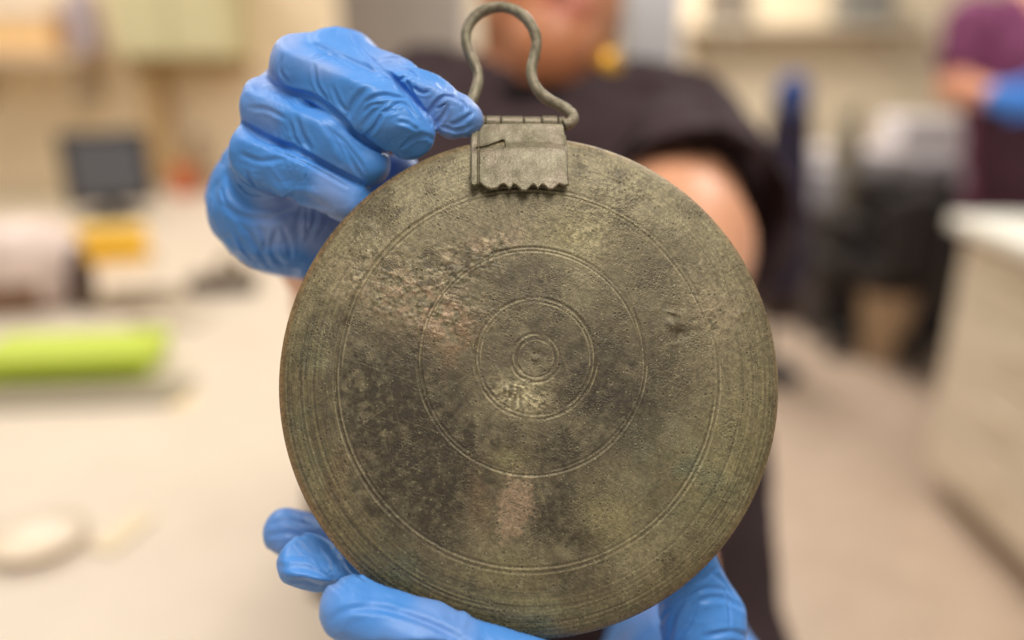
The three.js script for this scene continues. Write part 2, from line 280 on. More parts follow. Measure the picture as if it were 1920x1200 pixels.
  for (let i = 0; i <= NR; i++) { const r = DISC_R * (1 - Math.pow(1 - i / NR, 1.25)); rows.push([r, profile(r), true]); }
  rows.push([DISC_R, -0.0098], [DISC_R - 0.0002, -0.0112], [DISC_R - 0.001, -0.0119], [DISC_R - 0.0035, -0.0121]);
  rows.forEach(([r, z, face]) => { for (let a = 0; a <= NA; a++) {
    const t = a / NA * 2 * Math.PI, wob = 1 + 0.003 * (noise2(Math.cos(t) * 2 + 4, Math.sin(t) * 2 + 4, 91) - 0.5), x = Math.cos(t) * r * wob, y = Math.sin(t) * r * wob;
    pos.push(x, y, z + (face ? relief(x, y) : 0)); uv.push(x / half / 2 + 0.5, y / half / 2 + 0.5);
  } });
  for (let i = 0; i < rows.length - 1; i++) for (let a = 0; a < NA; a++) { const p = i * (NA + 1) + a, q = p + NA + 1; if (i) idx.push(p, q, p + 1); idx.push(p + 1, q, q + 1); }
  const g = new THREE.BufferGeometry(); g.setAttribute('position', new THREE.Float32BufferAttribute(pos, 3)); g.setAttribute('uv', new THREE.Float32BufferAttribute(uv, 2)); g.setIndex(idx); g.computeVertexNormals();
  part(mirror, 'front_cover', g, bronze);
  const back = lathe([[0, -0.0205], [0.052, -0.0202], [0.065, -0.0192], [0.0695, -0.0172], [0.0713, -0.0148], [0.0715, -0.013], [0.0708, -0.0123], [0, -0.0123]], 160); back.rotateX(Math.PI / 2);
  const darkBronze = mat(104, 88, 60, 0.6, { metalness: 0.3 });
  part(mirror, 'back_cover', back, darkBronze);

  // hinge plate with a scalloped lower edge, bent back over the rim
  const plateMat = (() => {
    const S = 512, d = new Uint8Array(S * S * 4), h = new Uint8Array(S * S * 4);
    for (let j = 0; j < S; j++) for (let i = 0; i < S; i++) {
      const n = fbm2(i / 60, j / 60, 71, 4), f = noise2(i / 5, j / 5, 73), o = (j * S + i) * 4, k = (n - 0.5) * 60 + (f - 0.5) * 24, pk = smooth(0.5, 0.7, fbm2(i / 90 + 9, j / 70, 75, 3)) * 0.7;
      d[o] = clamp(mix(116, 130, pk) + k, 0, 255); d[o + 1] = clamp(mix(108, 117, pk) + k, 0, 255); d[o + 2] = clamp(mix(86, 99, pk) + k, 0, 255); d[o + 3] = h[o + 3] = 255;
      h[o] = h[o + 1] = h[o + 2] = clamp(128 + (f - 0.5) * 120 + (n - 0.5) * 90, 0, 255);
    }
    const T = (q, s) => { const t = new THREE.DataTexture(q, S, S); if (s) t.colorSpace = THREE.SRGBColorSpace; t.magFilter = THREE.LinearFilter; t.needsUpdate = true; return t; };
    return new THREE.MeshPhysicalMaterial({ map: T(d, true), bumpMap: T(h), bumpScale: 0.00015, roughness: 0.5, metalness: 0.3 });
  })();
  const scallop = [[882, 343], [885, 350], [890, 352], [895, 349], [898, 346], [900, 346], [905, 350], [912, 356], [922, 358], [932, 356], [938, 350], [942, 348], [945, 348], [949, 351], [954, 358], [958, 356], [962, 349], [964, 349], [967, 350], [971, 354], [978, 361], [986, 361], [993, 354], [997, 350], [1000, 349], [1003, 350], [1008, 357], [1012, 352], [1015, 349], [1017, 349], [1021, 351], [1028, 358], [1036, 358], [1043, 352], [1048, 347], [1052, 350], [1058, 351], [1067, 349]];
  const edgeAt = (px) => { for (let i = 1; i < scallop.length; i++) if (px <= scallop[i][0]) { const [a, b] = [scallop[i - 1], scallop[i]]; return mix(a[1], b[1], (px - a[0]) / (b[0] - a[0])); } return 350; };
  const NX = 200, NY = 110, pp = [], pu = [], pi = [], THK = 0.0008;
  const crackD = (px, py) => { const seg = (ax, ay, bx, by) => { const t = clamp(((px - ax) * (bx - ax) + (py - ay) * (by - ay)) / ((bx - ax) ** 2 + (by - ay) ** 2), 0, 1); return Math.hypot(px - ax - (bx - ax) * t, py - ay - (by - ay) * t); }; return Math.min(seg(895, 270, 920, 265) - 2.2, seg(920, 265, 943, 255) - 3.2, seg(944, 255, 946, 269) - 1.6); };
  for (let side = 0; side < 2; side++) for (let j = 0; j <= NY; j++) for (let i = 0; i <= NX; i++) {
    const px = mix(882, 1066, i / NX), low = edgeAt(px), py = mix(low, 214 + 14 * smooth(889, 884, px) + 26 * smooth(1061, 1063, px), j / NY), p = onDisc(px, py, 0.001), r = Math.hypot(p.x, p.y);
    // lies on the face, then follows the shoulder a little less steeply than the cover itself
    let z = Math.max(profile(Math.min(r, DISC_R * 0.985)), -0.0045) + 0.0008 + 0.0019 * smooth(296, 356, py);
    if (r > DISC_R * 0.93) z -= (r - DISC_R * 0.93) * 0.45;
    if (side === 0) {
      z += THK + (fbm2(px / 22, py / 22, 81, 3) - 0.5) * 0.0005;
      const cd = crackD(px, py); z -= 0.0016 * smooth(1.6, -0.6, cd); z += 0.0003 * Math.exp(-(((cd - 3) / 2) ** 2));
      z += 0.0004 * smooth(897, 894, px) - 0.0006 * Math.exp(-(((px - 897) / 1.6) ** 2)) * (py > 262 ? 1 : 0.3);
      const e = Math.min(low - py, px - 882, 1066 - px); z -= 0.0004 * (1 - smooth(0, 3, e));
    }
    pp.push(p.x, p.y, z); pu.push(i / NX, j / NY * 0.75);
  }
  const row = NX + 1, sideN = row * (NY + 1);
  for (let j = 0; j < NY; j++) for (let i = 0; i < NX; i++) { const a = j * row + i, b = a + row; pi.push(a, a + 1, b, b, a + 1, b + 1); const c2 = a + sideN, d2 = b + sideN; pi.push(c2, d2, c2 + 1, d2, d2 + 1, c2 + 1); }
  const strip = (list) => { for (let k = 0; k < list.length - 1; k++) { const a = list[k], b = list[k + 1]; pi.push(a, a + sideN, b, b, a + sideN, b + sideN); } };
  const rim = []; for (let i = 0; i <= NX; i++) rim.push(i); for (let j = 1; j <= NY; j++) rim.push(j * row + NX); for (let i = NX - 1; i >= 0; i--) rim.push(NY * row + i); for (let j = NY - 1; j >= 0; j--) rim.push(j * row); strip(rim);
  const pg = new THREE.BufferGeometry(); pg.setAttribute('position', new THREE.Float32BufferAttribute(pp, 3)); pg.setAttribute('uv', new THREE.Float32BufferAttribute(pu, 2)); pg.setIndex(pi); pg.computeVertexNormals();
  part(mirror, 'hinge_plate', pg, plateMat);
  // hinge barrel: knuckles on a pin
  const y0 = onDisc(975, 231, -0.0095).y, zb = -0.0095, xs = [893, 909, 938, 941, 981, 984, 1013, 1017, 1046, 1049, 1061];
  const X = (px) => onDisc(px, 231, -0.007).x, brl = 0.0021;
  for (const [a, b] of [[896, 910], [911, 939], [940, 982], [983, 1016], [1017, 1047], [1048, 1062]]) {
    const w = X(b) - X(a), k = lathe([[0.0006, -w / 2], [brl - 0.0004, -w / 2], [brl, -w / 2 + 0.0004], [brl, w / 2 - 0.0004], [brl - 0.0004, w / 2], [0.0006, w / 2]], 24);
    k.rotateZ(Math.PI / 2).translate((X(a) + X(b)) / 2, y0 + (rnd() - 0.5) * 0.0003, zb + (rnd() - 0.5) * 0.0004);
    part(mirror, 'hinge_knuckle', k, plateMat);
  }
  const pin = new THREE.CylinderGeometry(0.0009, 0.0009, X(1068) - X(890), 12); pin.rotateZ(Math.PI / 2).translate((X(1068) + X(890)) / 2, y0, zb);
  part(mirror, 'hinge_pin', pin, darkBronze);
  // wire loop
  const L = [[905, 233, 0.2435], [880, 205, 0.2455], [888, 182, 0.247], [896, 158, 0.2485], [896, 138, 0.2495], [888, 116, 0.2505], [878, 92, 0.2515], [874, 66, 0.252], [882, 42, 0.2525], [903, 22, 0.2525], [934, 13, 0.2525], [963, 18, 0.252], [986, 34, 0.2515], [1001, 58, 0.251], [1006, 82, 0.2505], [1001, 106, 0.25], [996, 130, 0.249], [999, 152, 0.248], [1013, 175, 0.247], [1038, 192, 0.246], [1062, 205, 0.245], [1075, 219, 0.244], [1070, 230, 0.2425], [1056, 234, 0.242]].map((q) => toDisc(...q));
  const curve = new THREE.CatmullRomCurve3(L, false, 'centripetal'), tube = new THREE.TubeGeometry(curve, 220, 0.00168, 20);
  { const a = tube.attributes.position, n = tube.attributes.normal; for (let i = 0; i < a.count; i++) { const k = (noise3(a.getX(i) * 900, a.getY(i) * 900, a.getZ(i) * 900, 5) - 0.5) * 0.00022 + (noise3(a.getX(i) * 220, a.getY(i) * 220, a.getZ(i) * 220, 6) - 0.5) * 0.0004; a.setXYZ(i, a.getX(i) + n.getX(i) * k, a.getY(i) + n.getY(i) * k, a.getZ(i) + n.getZ(i) * k); } tube.computeVertexNormals(); }
  const lt = plateMat.map.clone(); lt.wrapS = lt.wrapT = THREE.RepeatWrapping; lt.repeat.set(5, 0.4); lt.needsUpdate = true;
  part(mirror, 'loop_handle', tube, new THREE.MeshPhysicalMaterial({ map: lt, roughness: 0.5, metalness: 0.3, bumpMap: plateMat.bumpMap, bumpScale: 0.00012 }));
}
// distance to the closed case, for the fingers that press on it
function discSDF(p) {
  const q = p.clone().applyMatrix4(discInv), r = Math.hypot(q.x, q.y), dz = Math.abs(q.z + 0.0105) - 0.0096, dr = r - DISC_R;
  const e = 0.0045, a = dr + e, b = dz + e; return Math.min(Math.max(a, b), 0) + Math.hypot(Math.max(a, 0), Math.max(b, 0)) - e;
}
// ---------------------------------------------------------------- the person holding it
const person = thing('person', 'person in a dark tee shirt holding up the bronze mirror in blue gloved hands', 'person');
const J = (px, py, d, rmm) => [P(px, py, d), rmm / 1000];
function glove(name, fingers, palm, cuff, creases, lo, hi, cell, label, gap, facets = [], paleness = 0.7) {
  const F = fingers.map(chain), PALM = palm.map(chain), CUFF = cuff, ax = CUFF.b.clone().sub(CUFF.a).normalize();
  const facet = (p, i, d) => { for (const f of facets[i] ?? []) { const e = (p.x - f.c.x) * f.n.x + (p.y - f.c.y) * f.n.y + (p.z - f.c.z) * f.n.z - f.o; d = -smin(-d, -e, 0.0013); } return d; };
  const base = (p) => {
    let pd = 1; for (const c of PALM) pd = smin(pd, chainD(p, c, 0.006), 0.012);
    let d = pd;
    F.forEach((f, i) => { d = smin(d, smin(facet(p, i, chainD(p, f, 0.0022)), pd, 0.007), gap); });
    const s = (p.x - CUFF.a.x) * ax.x + (p.y - CUFF.a.y) * ax.y + (p.z - CUFF.a.z) * ax.z, L = CUFF.len, cu = cone(p, CUFF);
    d = smin(d, Math.max(cu, s - L), 0.008);
    // rolled bead at the open end
    const rr = cu + 0.0006, q = Math.hypot(rr, s - L) - 0.0011; d = Math.min(d, q);
    return -smin(-d, discSDF(p) - 0.0001, 0.0012);
  };
  // creases: lines of sight met with the glove's own surface, then cut into it
  const lines = creases.map(([depth, width, ...pts]) => {
    const flat = new THREE.CatmullRomCurve3(pts.map(([x, y]) => V(x, y, 0)), false, 'centripetal'), hit = flat.getSpacedPoints(Math.ceil(flat.getLength() / 7) + 2).map((q) => [q.x, q.y]).map(([px, py]) => { let t = 0.15; for (let i = 0; i < 120; i++) { const d = base(P(px, py, t)); if (d < 0.00005) break; t += Math.max(d * 0.8, 0.00005); if (t > 0.45) return null; } return P(px, py, t); }).filter(Boolean);
    if (hit.length < 2) return null;
    const c = hit, box = new THREE.Box3().setFromPoints(c).expandByScalar(width * 0.0045);
    return { c, box, dep: depth / 1000, w: width * 0.72 / 1000 };
  }).filter(Boolean);
  const sdf = (p) => {
    let d = base(p);
    if (Math.abs(d) > 0.004) return d;
    const wx = noise3(p.x * 90, p.y * 90, p.z * 90, 1) * 2, fold = Math.abs(noise3(p.x * 150 + wx, p.y * 150 + wx * 2, p.z * 150, 7) - 0.5), fine = Math.abs(noise3(p.x * 420 + wx * 3, p.y * 420, p.z * 420 + wx, 17) - 0.5);
    const where = smooth(0.35, 0.65, noise3(p.x * 60, p.y * 60, p.z * 60, 27));
    const wy = noise3(p.x * 45, p.y * 45, p.z * 45, 67) * 3, r1 = Math.abs(noise3(p.x * 105 + wy, p.y * 70 + wy, p.z * 105, 71) - 0.5), r2 = Math.abs(noise3(p.x * 75 - wy, p.y * 115 + wy, p.z * 95, 73) - 0.5), r3 = Math.abs(noise3(p.x * 230 + wy * 2, p.y * 190, p.z * 210 - wy, 79) - 0.5);
    d += (0.0018 * r1 - 0.0018 * r2) * (0.5 + 0.5 * where) + (0.0007 * r3 - 0.0001) * (0.2 + 0.8 * where) + 0.00012 * Math.exp(-fine * 14) * (0.3 + 0.7 * where) - (noise3(p.x * 110, p.y * 110, p.z * 110, 37) - 0.5) * 0.0004;
    let cut = 0, lift = 0;
    for (const l of lines) {
      if (!l.box.containsPoint(p)) continue;
      let m = 1, mi = 0; for (let i = 0; i < l.c.length - 1; i++) { const a = l.c[i], b = l.c[i + 1], bx = b.x - a.x, by = b.y - a.y, bz = b.z - a.z, qx = p.x - a.x, qy = p.y - a.y, qz = p.z - a.z, t = clamp((qx * bx + qy * by + qz * bz) / (bx * bx + by * by + bz * bz + 1e-14), 0, 1), e = Math.hypot(qx - bx * t, qy - by * t, qz - bz * t); if (e < m) { m = e; mi = (i + t) / (l.c.length - 1); } }
      const fade = Math.min(1, 4 * mi + 0.25, 4 * (1 - mi) + 0.25), x = m / l.w;
      cut = Math.max(cut, l.dep * fade * Math.exp(-x * x)); lift = Math.max(lift, Math.min(l.dep, 0.0008) * fade * 0.3 * Math.exp(-(((x - 2.4) / 1.2) ** 2)));
    }
    d += cut - lift;
    return d;
  };
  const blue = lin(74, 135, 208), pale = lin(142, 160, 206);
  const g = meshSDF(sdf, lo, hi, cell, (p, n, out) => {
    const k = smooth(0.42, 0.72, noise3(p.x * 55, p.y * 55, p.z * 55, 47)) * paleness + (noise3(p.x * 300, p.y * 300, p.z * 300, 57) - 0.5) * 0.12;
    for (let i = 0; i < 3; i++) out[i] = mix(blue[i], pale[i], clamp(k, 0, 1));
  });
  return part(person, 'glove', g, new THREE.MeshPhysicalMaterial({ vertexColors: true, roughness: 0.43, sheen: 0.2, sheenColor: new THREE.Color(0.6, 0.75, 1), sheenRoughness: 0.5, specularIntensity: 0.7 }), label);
}
const boxOf = (pts, m) => { const b = new THREE.Box3().setFromPoints(pts).expandByScalar(m); return [b.min, b.max]; };
const FN = UPV.clone().multiplyScalar(-0.82).addScaledVector(FW, -0.57).normalize();   // the underside of a finger, towards the eye
const TN = UPV.clone().multiplyScalar(0.75).addScaledVector(FW, -0.6).addScaledVector(RT, 0.25).normalize(), SN = UPV.clone().multiplyScalar(-0.35).addScaledVector(FW, -0.9).addScaledVector(RT, -0.25).normalize();
const Z = (x, y) => [380 + x / 2.307, 20 + y / 2.307];   // points read off an enlargement of the upper hand
{
  const fingers = [
    [J(672, 150, 0.271, 10), J(636, 110, 0.2475, 9.2), J(735, 146, 0.243, 8.8), J(800, 190, 0.2425, 8), J(862, 222, 0.2415, 6.3), J(878, 228, 0.2415, 4.6)],
    [J(612, 175, 0.269, 11), J(574, 124, 0.243, 10.2), J(683, 188, 0.238, 9.4), J(766, 250, 0.239, 7.9)],
    [J(560, 235, 0.267, 11), J(514, 200, 0.244, 9.4), J(592, 248, 0.241, 9), J(684, 304, 0.245, 7.8)],
    [J(535, 320, 0.264, 11), J(488, 288, 0.245, 8.6), J(555, 321, 0.243, 8.4), J(655, 374, 0.247, 7.4)],
    [J(590, 400, 0.276, 12), J(670, 380, 0.274, 9.5), J(750, 335, 0.2665, 8)],
  ];
  const palm = [
    [J(672, 150, 0.271, 11), J(590, 390, 0.278, 15)],
    [J(612, 175, 0.268, 12), J(570, 390, 0.275, 17)],
    [J(560, 235, 0.266, 12), J(545, 390, 0.273, 17)],
    [J(640, 116, 0.2555, 7.8), J(582, 138, 0.253, 7.8), J(526, 207, 0.2525, 7.8), J(500, 282, 0.2515, 7.8)],
    [J(535, 320, 0.264, 11), J(510, 384, 0.272, 16), J(548, 398, 0.282, 18)],
  ];
  const a = P(516, 374, 0.274), b = P(580, 408, 0.296), cuff = { a, b, ra: 0.0205, rb: 0.0225, len: a.distanceTo(b) };
  const creases = [
    [2.8, 1.1, Z(175, 485), Z(260, 552), Z(380, 592), Z(500, 650), Z(620, 712), Z(690, 748)], [2.8, 1.1, Z(305, 275), Z(350, 335), Z(480, 378), Z(590, 460), Z(680, 550), Z(770, 600), Z(840, 625)], [2.4, 1.0, Z(640, 95), Z(700, 180), Z(790, 262), Z(900, 372), Z(985, 490)], [1.2, 0.7, Z(120, 690), Z(220, 760), Z(330, 800), Z(430, 832), Z(560, 858)], [0.9, 0.7, Z(480, 235), Z(492, 320), Z(540, 395)], [0.8, 0.8, Z(700, 395), Z(780, 368), Z(880, 385)], [1.0, 0.8, Z(770, 440), Z(840, 428)], [0.7, 0.8, Z(770, 460), Z(860, 400), Z(930, 470)],
    [0.6, 0.8, Z(690, 500), Z(740, 440), Z(800, 400)], [0.6, 0.9, Z(880, 560), Z(960, 540), Z(1000, 560)], [0.7, 1.0, Z(620, 470), Z(660, 390), Z(720, 330)],
    [0.8, 0.8, Z(750, 222), Z(830, 204), Z(895, 225)], [0.8, 0.8, Z(775, 290), Z(850, 300), Z(905, 278)], [1.0, 0.8, Z(820, 290), Z(865, 345), Z(925, 420)], [0.8, 0.8, Z(970, 460), Z(1040, 375), Z(1110, 385)], [0.7, 0.8, Z(1005, 500), Z(1050, 440), Z(1060, 400)], [0.6, 0.8, Z(1070, 500), Z(1130, 470), Z(1170, 440)],
    [0.8, 1.0, Z(400, 455), Z(430, 540), Z(470, 610)], [0.9, 1.0, Z(600, 560), Z(640, 640), Z(690, 730)], [0.5, 1.0, Z(520, 480), Z(580, 570), Z(620, 660)], [0.6, 1.2, Z(240, 330), Z(330, 350), Z(420, 420)],
    [0.7, 1.0, Z(190, 700), Z(240, 765), Z(330, 800)], [0.5, 0.9, Z(160, 620), Z(250, 650), Z(350, 640)],
    [0.7, 0.7, Z(860, 250), Z(900, 265), Z(930, 300)], [0.7, 0.7, Z(905, 330), Z(950, 355), Z(985, 350)], [0.8, 0.7, Z(880, 300), Z(930, 400), Z(985, 460)], [0.7, 0.7, Z(1085, 380), Z(1125, 400), Z(1140, 430)], [0.6, 0.6, Z(985, 420), Z(1020, 420), Z(1060, 395)], [0.8, 0.7, Z(1030, 500), Z(1100, 520), Z(1160, 500)],
    [0.7, 0.6, Z(700, 440), Z(730, 410), Z(790, 405)], [0.8, 0.7, Z(660, 560), Z(720, 530), Z(760, 480), Z(775, 440)], [0.7, 0.7, Z(860, 590), Z(900, 560), Z(990, 545)], [0.6, 0.7, Z(840, 480), Z(890, 490), Z(930, 520)], [0.6, 0.8, Z(560, 330), Z(590, 400), Z(640, 450)], [0.5, 0.8, Z(480, 210), Z(540, 190), Z(640, 240)], [0.6, 0.8, Z(340, 200), Z(335, 260), Z(370, 310)],
    [0.6, 0.8, Z(380, 480), Z(400, 560), Z(430, 600)], [0.7, 0.8, Z(560, 520), Z(620, 580), Z(680, 660), Z(700, 700)], [0.5, 0.8, Z(200, 420), Z(280, 430), Z(360, 470)], [0.5, 0.8, Z(250, 270), Z(290, 310), Z(340, 335)],
    [0.6, 0.7, Z(150, 740), Z(200, 790), Z(260, 800)], [0.5, 0.7, Z(300, 600), Z(400, 640), Z(520, 700), Z(620, 760)], 
    [0.9, 0.9, Z(350, 1100), Z(390, 1105), Z(430, 1095)], [0.7, 0.9, Z(340, 930), Z(370, 1000), Z(380, 1070)], [0.7, 0.8, Z(130, 950), Z(180, 1040), Z(240, 1110)], [0.7, 0.9, Z(80, 760), Z(100, 830), Z(150, 870)], [0.7, 0.8, Z(450, 850), Z(450, 930), Z(460, 1000)], [0.6, 0.8, Z(540, 870), Z(520, 920), Z(490, 970)],
    [3.2, 2.2, Z(100, 715), Z(135, 800), Z(210, 845), Z(310, 850), Z(400, 815), Z(520, 845)], [1.8, 1.6, Z(90, 840), Z(160, 890), Z(270, 900), Z(400, 860)],
    [1.0, 1.4, Z(320, 950), Z(300, 1040), Z(350, 1110)], [1.2, 1.5, Z(430, 850), Z(410, 940), Z(420, 1010)], [0.8, 1.5, Z(150, 900), Z(220, 1000), Z(290, 1110)], [0.9, 1.2, Z(490, 860), Z(470, 940), Z(440, 1010)], [0.8, 1.2, Z(240, 920), Z(270, 990), Z(260, 1080)],
  ];
  const pts = [...fingers.flat(), ...palm.flat()].map((j) => j[0]).concat([a, b]);
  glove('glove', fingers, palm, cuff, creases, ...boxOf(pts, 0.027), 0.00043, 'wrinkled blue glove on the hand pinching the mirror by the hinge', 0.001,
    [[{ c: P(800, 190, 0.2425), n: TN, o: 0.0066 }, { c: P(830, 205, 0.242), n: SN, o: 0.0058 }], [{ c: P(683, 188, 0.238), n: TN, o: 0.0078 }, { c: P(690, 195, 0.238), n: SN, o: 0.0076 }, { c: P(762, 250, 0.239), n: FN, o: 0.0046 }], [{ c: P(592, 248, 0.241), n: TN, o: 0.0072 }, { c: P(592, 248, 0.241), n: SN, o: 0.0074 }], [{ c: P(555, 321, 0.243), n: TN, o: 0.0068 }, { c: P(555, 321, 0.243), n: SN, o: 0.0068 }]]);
}
{
  const fingers = [
    [J(1190, 1330, 0.245, 11), J(985, 1264, 0.2185, 10.2), J(800, 1196, 0.2175, 9.6), J(660, 1140, 0.219, 9)],
    [J(1110, 1330, 0.262, 11), J(880, 1208, 0.2515, 9.6), J(710, 1120, 0.244, 9.2), J(574, 1058, 0.2405, 8.6)],
    [J(1050, 1310, 0.28, 11), J(815, 1165, 0.272, 9.2), J(670, 1060, 0.263, 8.6), J(540, 997, 0.2585, 8)],
    [J(1010, 1310, 0.297, 10), J(820, 1170, 0.292, 8.6), J(700, 1075, 0.286, 8), J(610, 1030, 0.28, 7.4)],
    [J(1325, 1310, 0.262, 15), J(1318, 1160, 0.256, 13), J(1278, 1060, 0.253, 10.5), J(1230, 990, 0.2505, 8.6)],
  ];
  const palm = [
    [J(1190, 1330, 0.245, 13), J(1360, 1380, 0.285, 20)],
    [J(1110, 1330, 0.262, 13), J(1340, 1380, 0.29, 20)],
    [J(1060, 1310, 0.28, 13), J(1320, 1370, 0.30, 20)],
    [J(1020, 1310, 0.297, 12), J(1290, 1360, 0.312, 20)],
    [J(1325, 1310, 0.262, 16), J(1330, 1340, 0.295, 24)],
  ];
  const a = P(1330, 1330, 0.295), b = P(1270, 1235, 0.36), cuff = { a, b, ra: 0.029, rb: 0.033, len: a.distanceTo(b) };
  const creases = [
    [0.9, 1.1, [618, 1165], [640, 1148], [700, 1140], [790, 1165], [880, 1205]],
    [1.1, 1.2, [520, 1062], [575, 1065], [620, 1085], [650, 1110]], [0.7, 1.0, [540, 1100], [590, 1120]], [0.6, 1.0, [600, 1020], [625, 1060], [610, 1090]],
    [0.5, 0.7, [640, 1040], [660, 1070], [690, 1090]], [0.6, 0.7, [560, 1020], [590, 1050], [600, 1075]],
    [0.8, 0.9, [1290, 1090], [1320, 1085], [1350, 1060]], [0.8, 0.9, [1280, 1130], [1320, 1105], [1372, 1108]], [0.8, 1.0, [1270, 1195], [1290, 1170], [1310, 1120]], [0.7, 0.8, [1350, 1090], [1365, 1130], [1370, 1180]], [0.7, 0.8, [1230, 1190], [1240, 1165], [1260, 1140]],
    [0.5, 1.0, [505, 985], [540, 975], [580, 985]], [0.6, 1.0, [500, 1005], [545, 1000], [580, 1010]],
    [0.9, 1.2, [1255, 1200], [1265, 1150], [1290, 1110]], [0.9, 1.0, [1330, 1070], [1360, 1095], [1375, 1120]], [0.8, 1.1, [1300, 1130], [1350, 1120], [1395, 1140]], [0.7, 1.0, [1320, 1195], [1370, 1185], [1405, 1195]],
  ];
  const pts = [...fingers.flat(), ...palm.flat()].map((j) => j[0]).concat([a, b]);
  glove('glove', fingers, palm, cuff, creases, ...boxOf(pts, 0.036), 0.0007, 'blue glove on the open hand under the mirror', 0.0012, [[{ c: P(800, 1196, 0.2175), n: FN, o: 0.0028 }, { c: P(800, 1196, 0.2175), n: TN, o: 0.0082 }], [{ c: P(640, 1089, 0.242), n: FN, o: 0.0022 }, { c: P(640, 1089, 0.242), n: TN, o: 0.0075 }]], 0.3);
}
// body: head, neck, trunk and bare arms in one skin
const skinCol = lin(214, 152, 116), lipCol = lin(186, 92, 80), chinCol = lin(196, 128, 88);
const H = { c: P(1035, -110, 0.84), mouth: P(1068, 34, 0.735), chin: P(1035, 118, 0.745) };
const bodyBones = [
  chain([J(1030, 60, 0.85, 58), J(1020, 240, 0.87, 62)]),                                              // neck
  chain([J(800, 245, 0.88, 62), J(1010, 250, 0.89, 75), J(1250, 285, 0.88, 62)]),                       // shoulders
  chain([J(1005, 330, 0.88, 120), J(1005, 700, 0.88, 120), J(1005, 1150, 0.86, 120), J(1005, 1500, 0.84, 125)]), // trunk
  chain([J(800, 250, 0.88, 58), J(820, 640, 0.70, 45), J(700, 560, 0.48, 40), J(582, 416, 0.3, 20)]),   // right arm to the upper glove
  chain([J(1275, 300, 0.86, 60), J(1262, 465, 0.655, 58), J(1190, 890, 0.46, 36), J(1300, 1300, 0.345, 21)]), // left arm to the lower glove
];
const bodySDF = (p) => {
  let d = 1; for (const b of bodyBones) d = smin(d, chainD(p, b, 0.03), 0.04);
  const q = p.clone().sub(H.c), x = q.x / 0.078, y = q.dot(UPV) / 0.118, z = q.dot(FW) / 0.098, l = Math.hypot(x, y, z), e = (l - 1) * 0.08;
  d = smin(d, e, 0.03);
  d = smin(d, cone(p, { a: P(1035, 30, 0.80), b: P(1038, 82, 0.775), ra: 0.068, rb: 0.042 }), 0.03);
  d = smin(d, cone(p, { a: P(1045, -130, 0.75), b: P(1055, -55, 0.725), ra: 0.009, rb: 0.014 }), 0.015);   // nose
  for (const s of [-1, 1]) d = smin(d, p.distanceTo(P(1035 + s * 148, -110, 0.845)) - 0.02, 0.012);        // ears
  d = smin(d, cone(p, { a: P(1050, 2, 0.742), b: P(1098, 0, 0.744), ra: 0.006, rb: 0.006 }), 0.008);
  d = smin(d, cone(p, { a: P(1054, 17, 0.742), b: P(1094, 16, 0.744), ra: 0.007, rb: 0.007 }), 0.008);
  return d;
};
{
  const lo = P(960, 600, 0.6).clone().set(-0.36, 0.55, -1.05), hi = V(0.4, 1.78, -0.2);
  const g = meshSDF(bodySDF, lo, hi, 0.007, (p, n, out) => {
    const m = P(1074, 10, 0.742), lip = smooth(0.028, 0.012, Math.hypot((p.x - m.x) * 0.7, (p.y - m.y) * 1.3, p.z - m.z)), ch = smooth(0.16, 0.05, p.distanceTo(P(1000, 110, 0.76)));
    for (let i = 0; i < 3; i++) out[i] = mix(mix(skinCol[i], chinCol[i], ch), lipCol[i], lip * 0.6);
  }, 0.02);
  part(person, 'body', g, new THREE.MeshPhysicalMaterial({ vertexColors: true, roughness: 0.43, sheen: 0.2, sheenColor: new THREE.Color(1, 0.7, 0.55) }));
  for (const s of [-1, 1]) { const e = new THREE.SphereGeometry(0.012, 20, 14); const c = P(1040 + s * 58, -135, 0.762); e.translate(c.x, c.y, c.z); part(person, 'eye', e, mat(235, 230, 224, 0.2)); }
  // hair over the skull
  const hairC = P(1035, -130, 0.86), hair = meshSDF((p) => {
    const q = p.clone().sub(hairC), l = Math.hypot(q.x / 0.092, q.dot(UPV) / 0.122, q.dot(FW) / 0.105), d = (l - 1) * 0.09, face = cone(p, { a: P(1040, -150, 0.70), b: P(1040, 60, 0.70), ra: 0.085, rb: 0.095 });
    return Math.max(d, -face) + (noise3(p.x * 160, p.y * 40, p.z * 160, 3) - 0.5) * 0.006;
  }, hairC.clone().addScalar(-0.15), hairC.clone().addScalar(0.15), 0.005);
  part(person, 'hair', hair, mat(62, 46, 36, 0.6));
  const er = P(1138, 132, 0.79), ring = new THREE.SphereGeometry(0.0155, 20, 16); ring.scale(1, 1.35, 0.8); ring.translate(er.x, er.y, er.z);
  const hook = new THREE.TorusGeometry(0.007, 0.0012, 8, 20); hook.translate(er.x, er.y + 0.023, er.z);
  part(person, 'earring', mergeGeometries([ring.toNonIndexed(), hook.toNonIndexed()]), mat(214, 160, 56, 0.35, { metalness: 0.6 }));
}
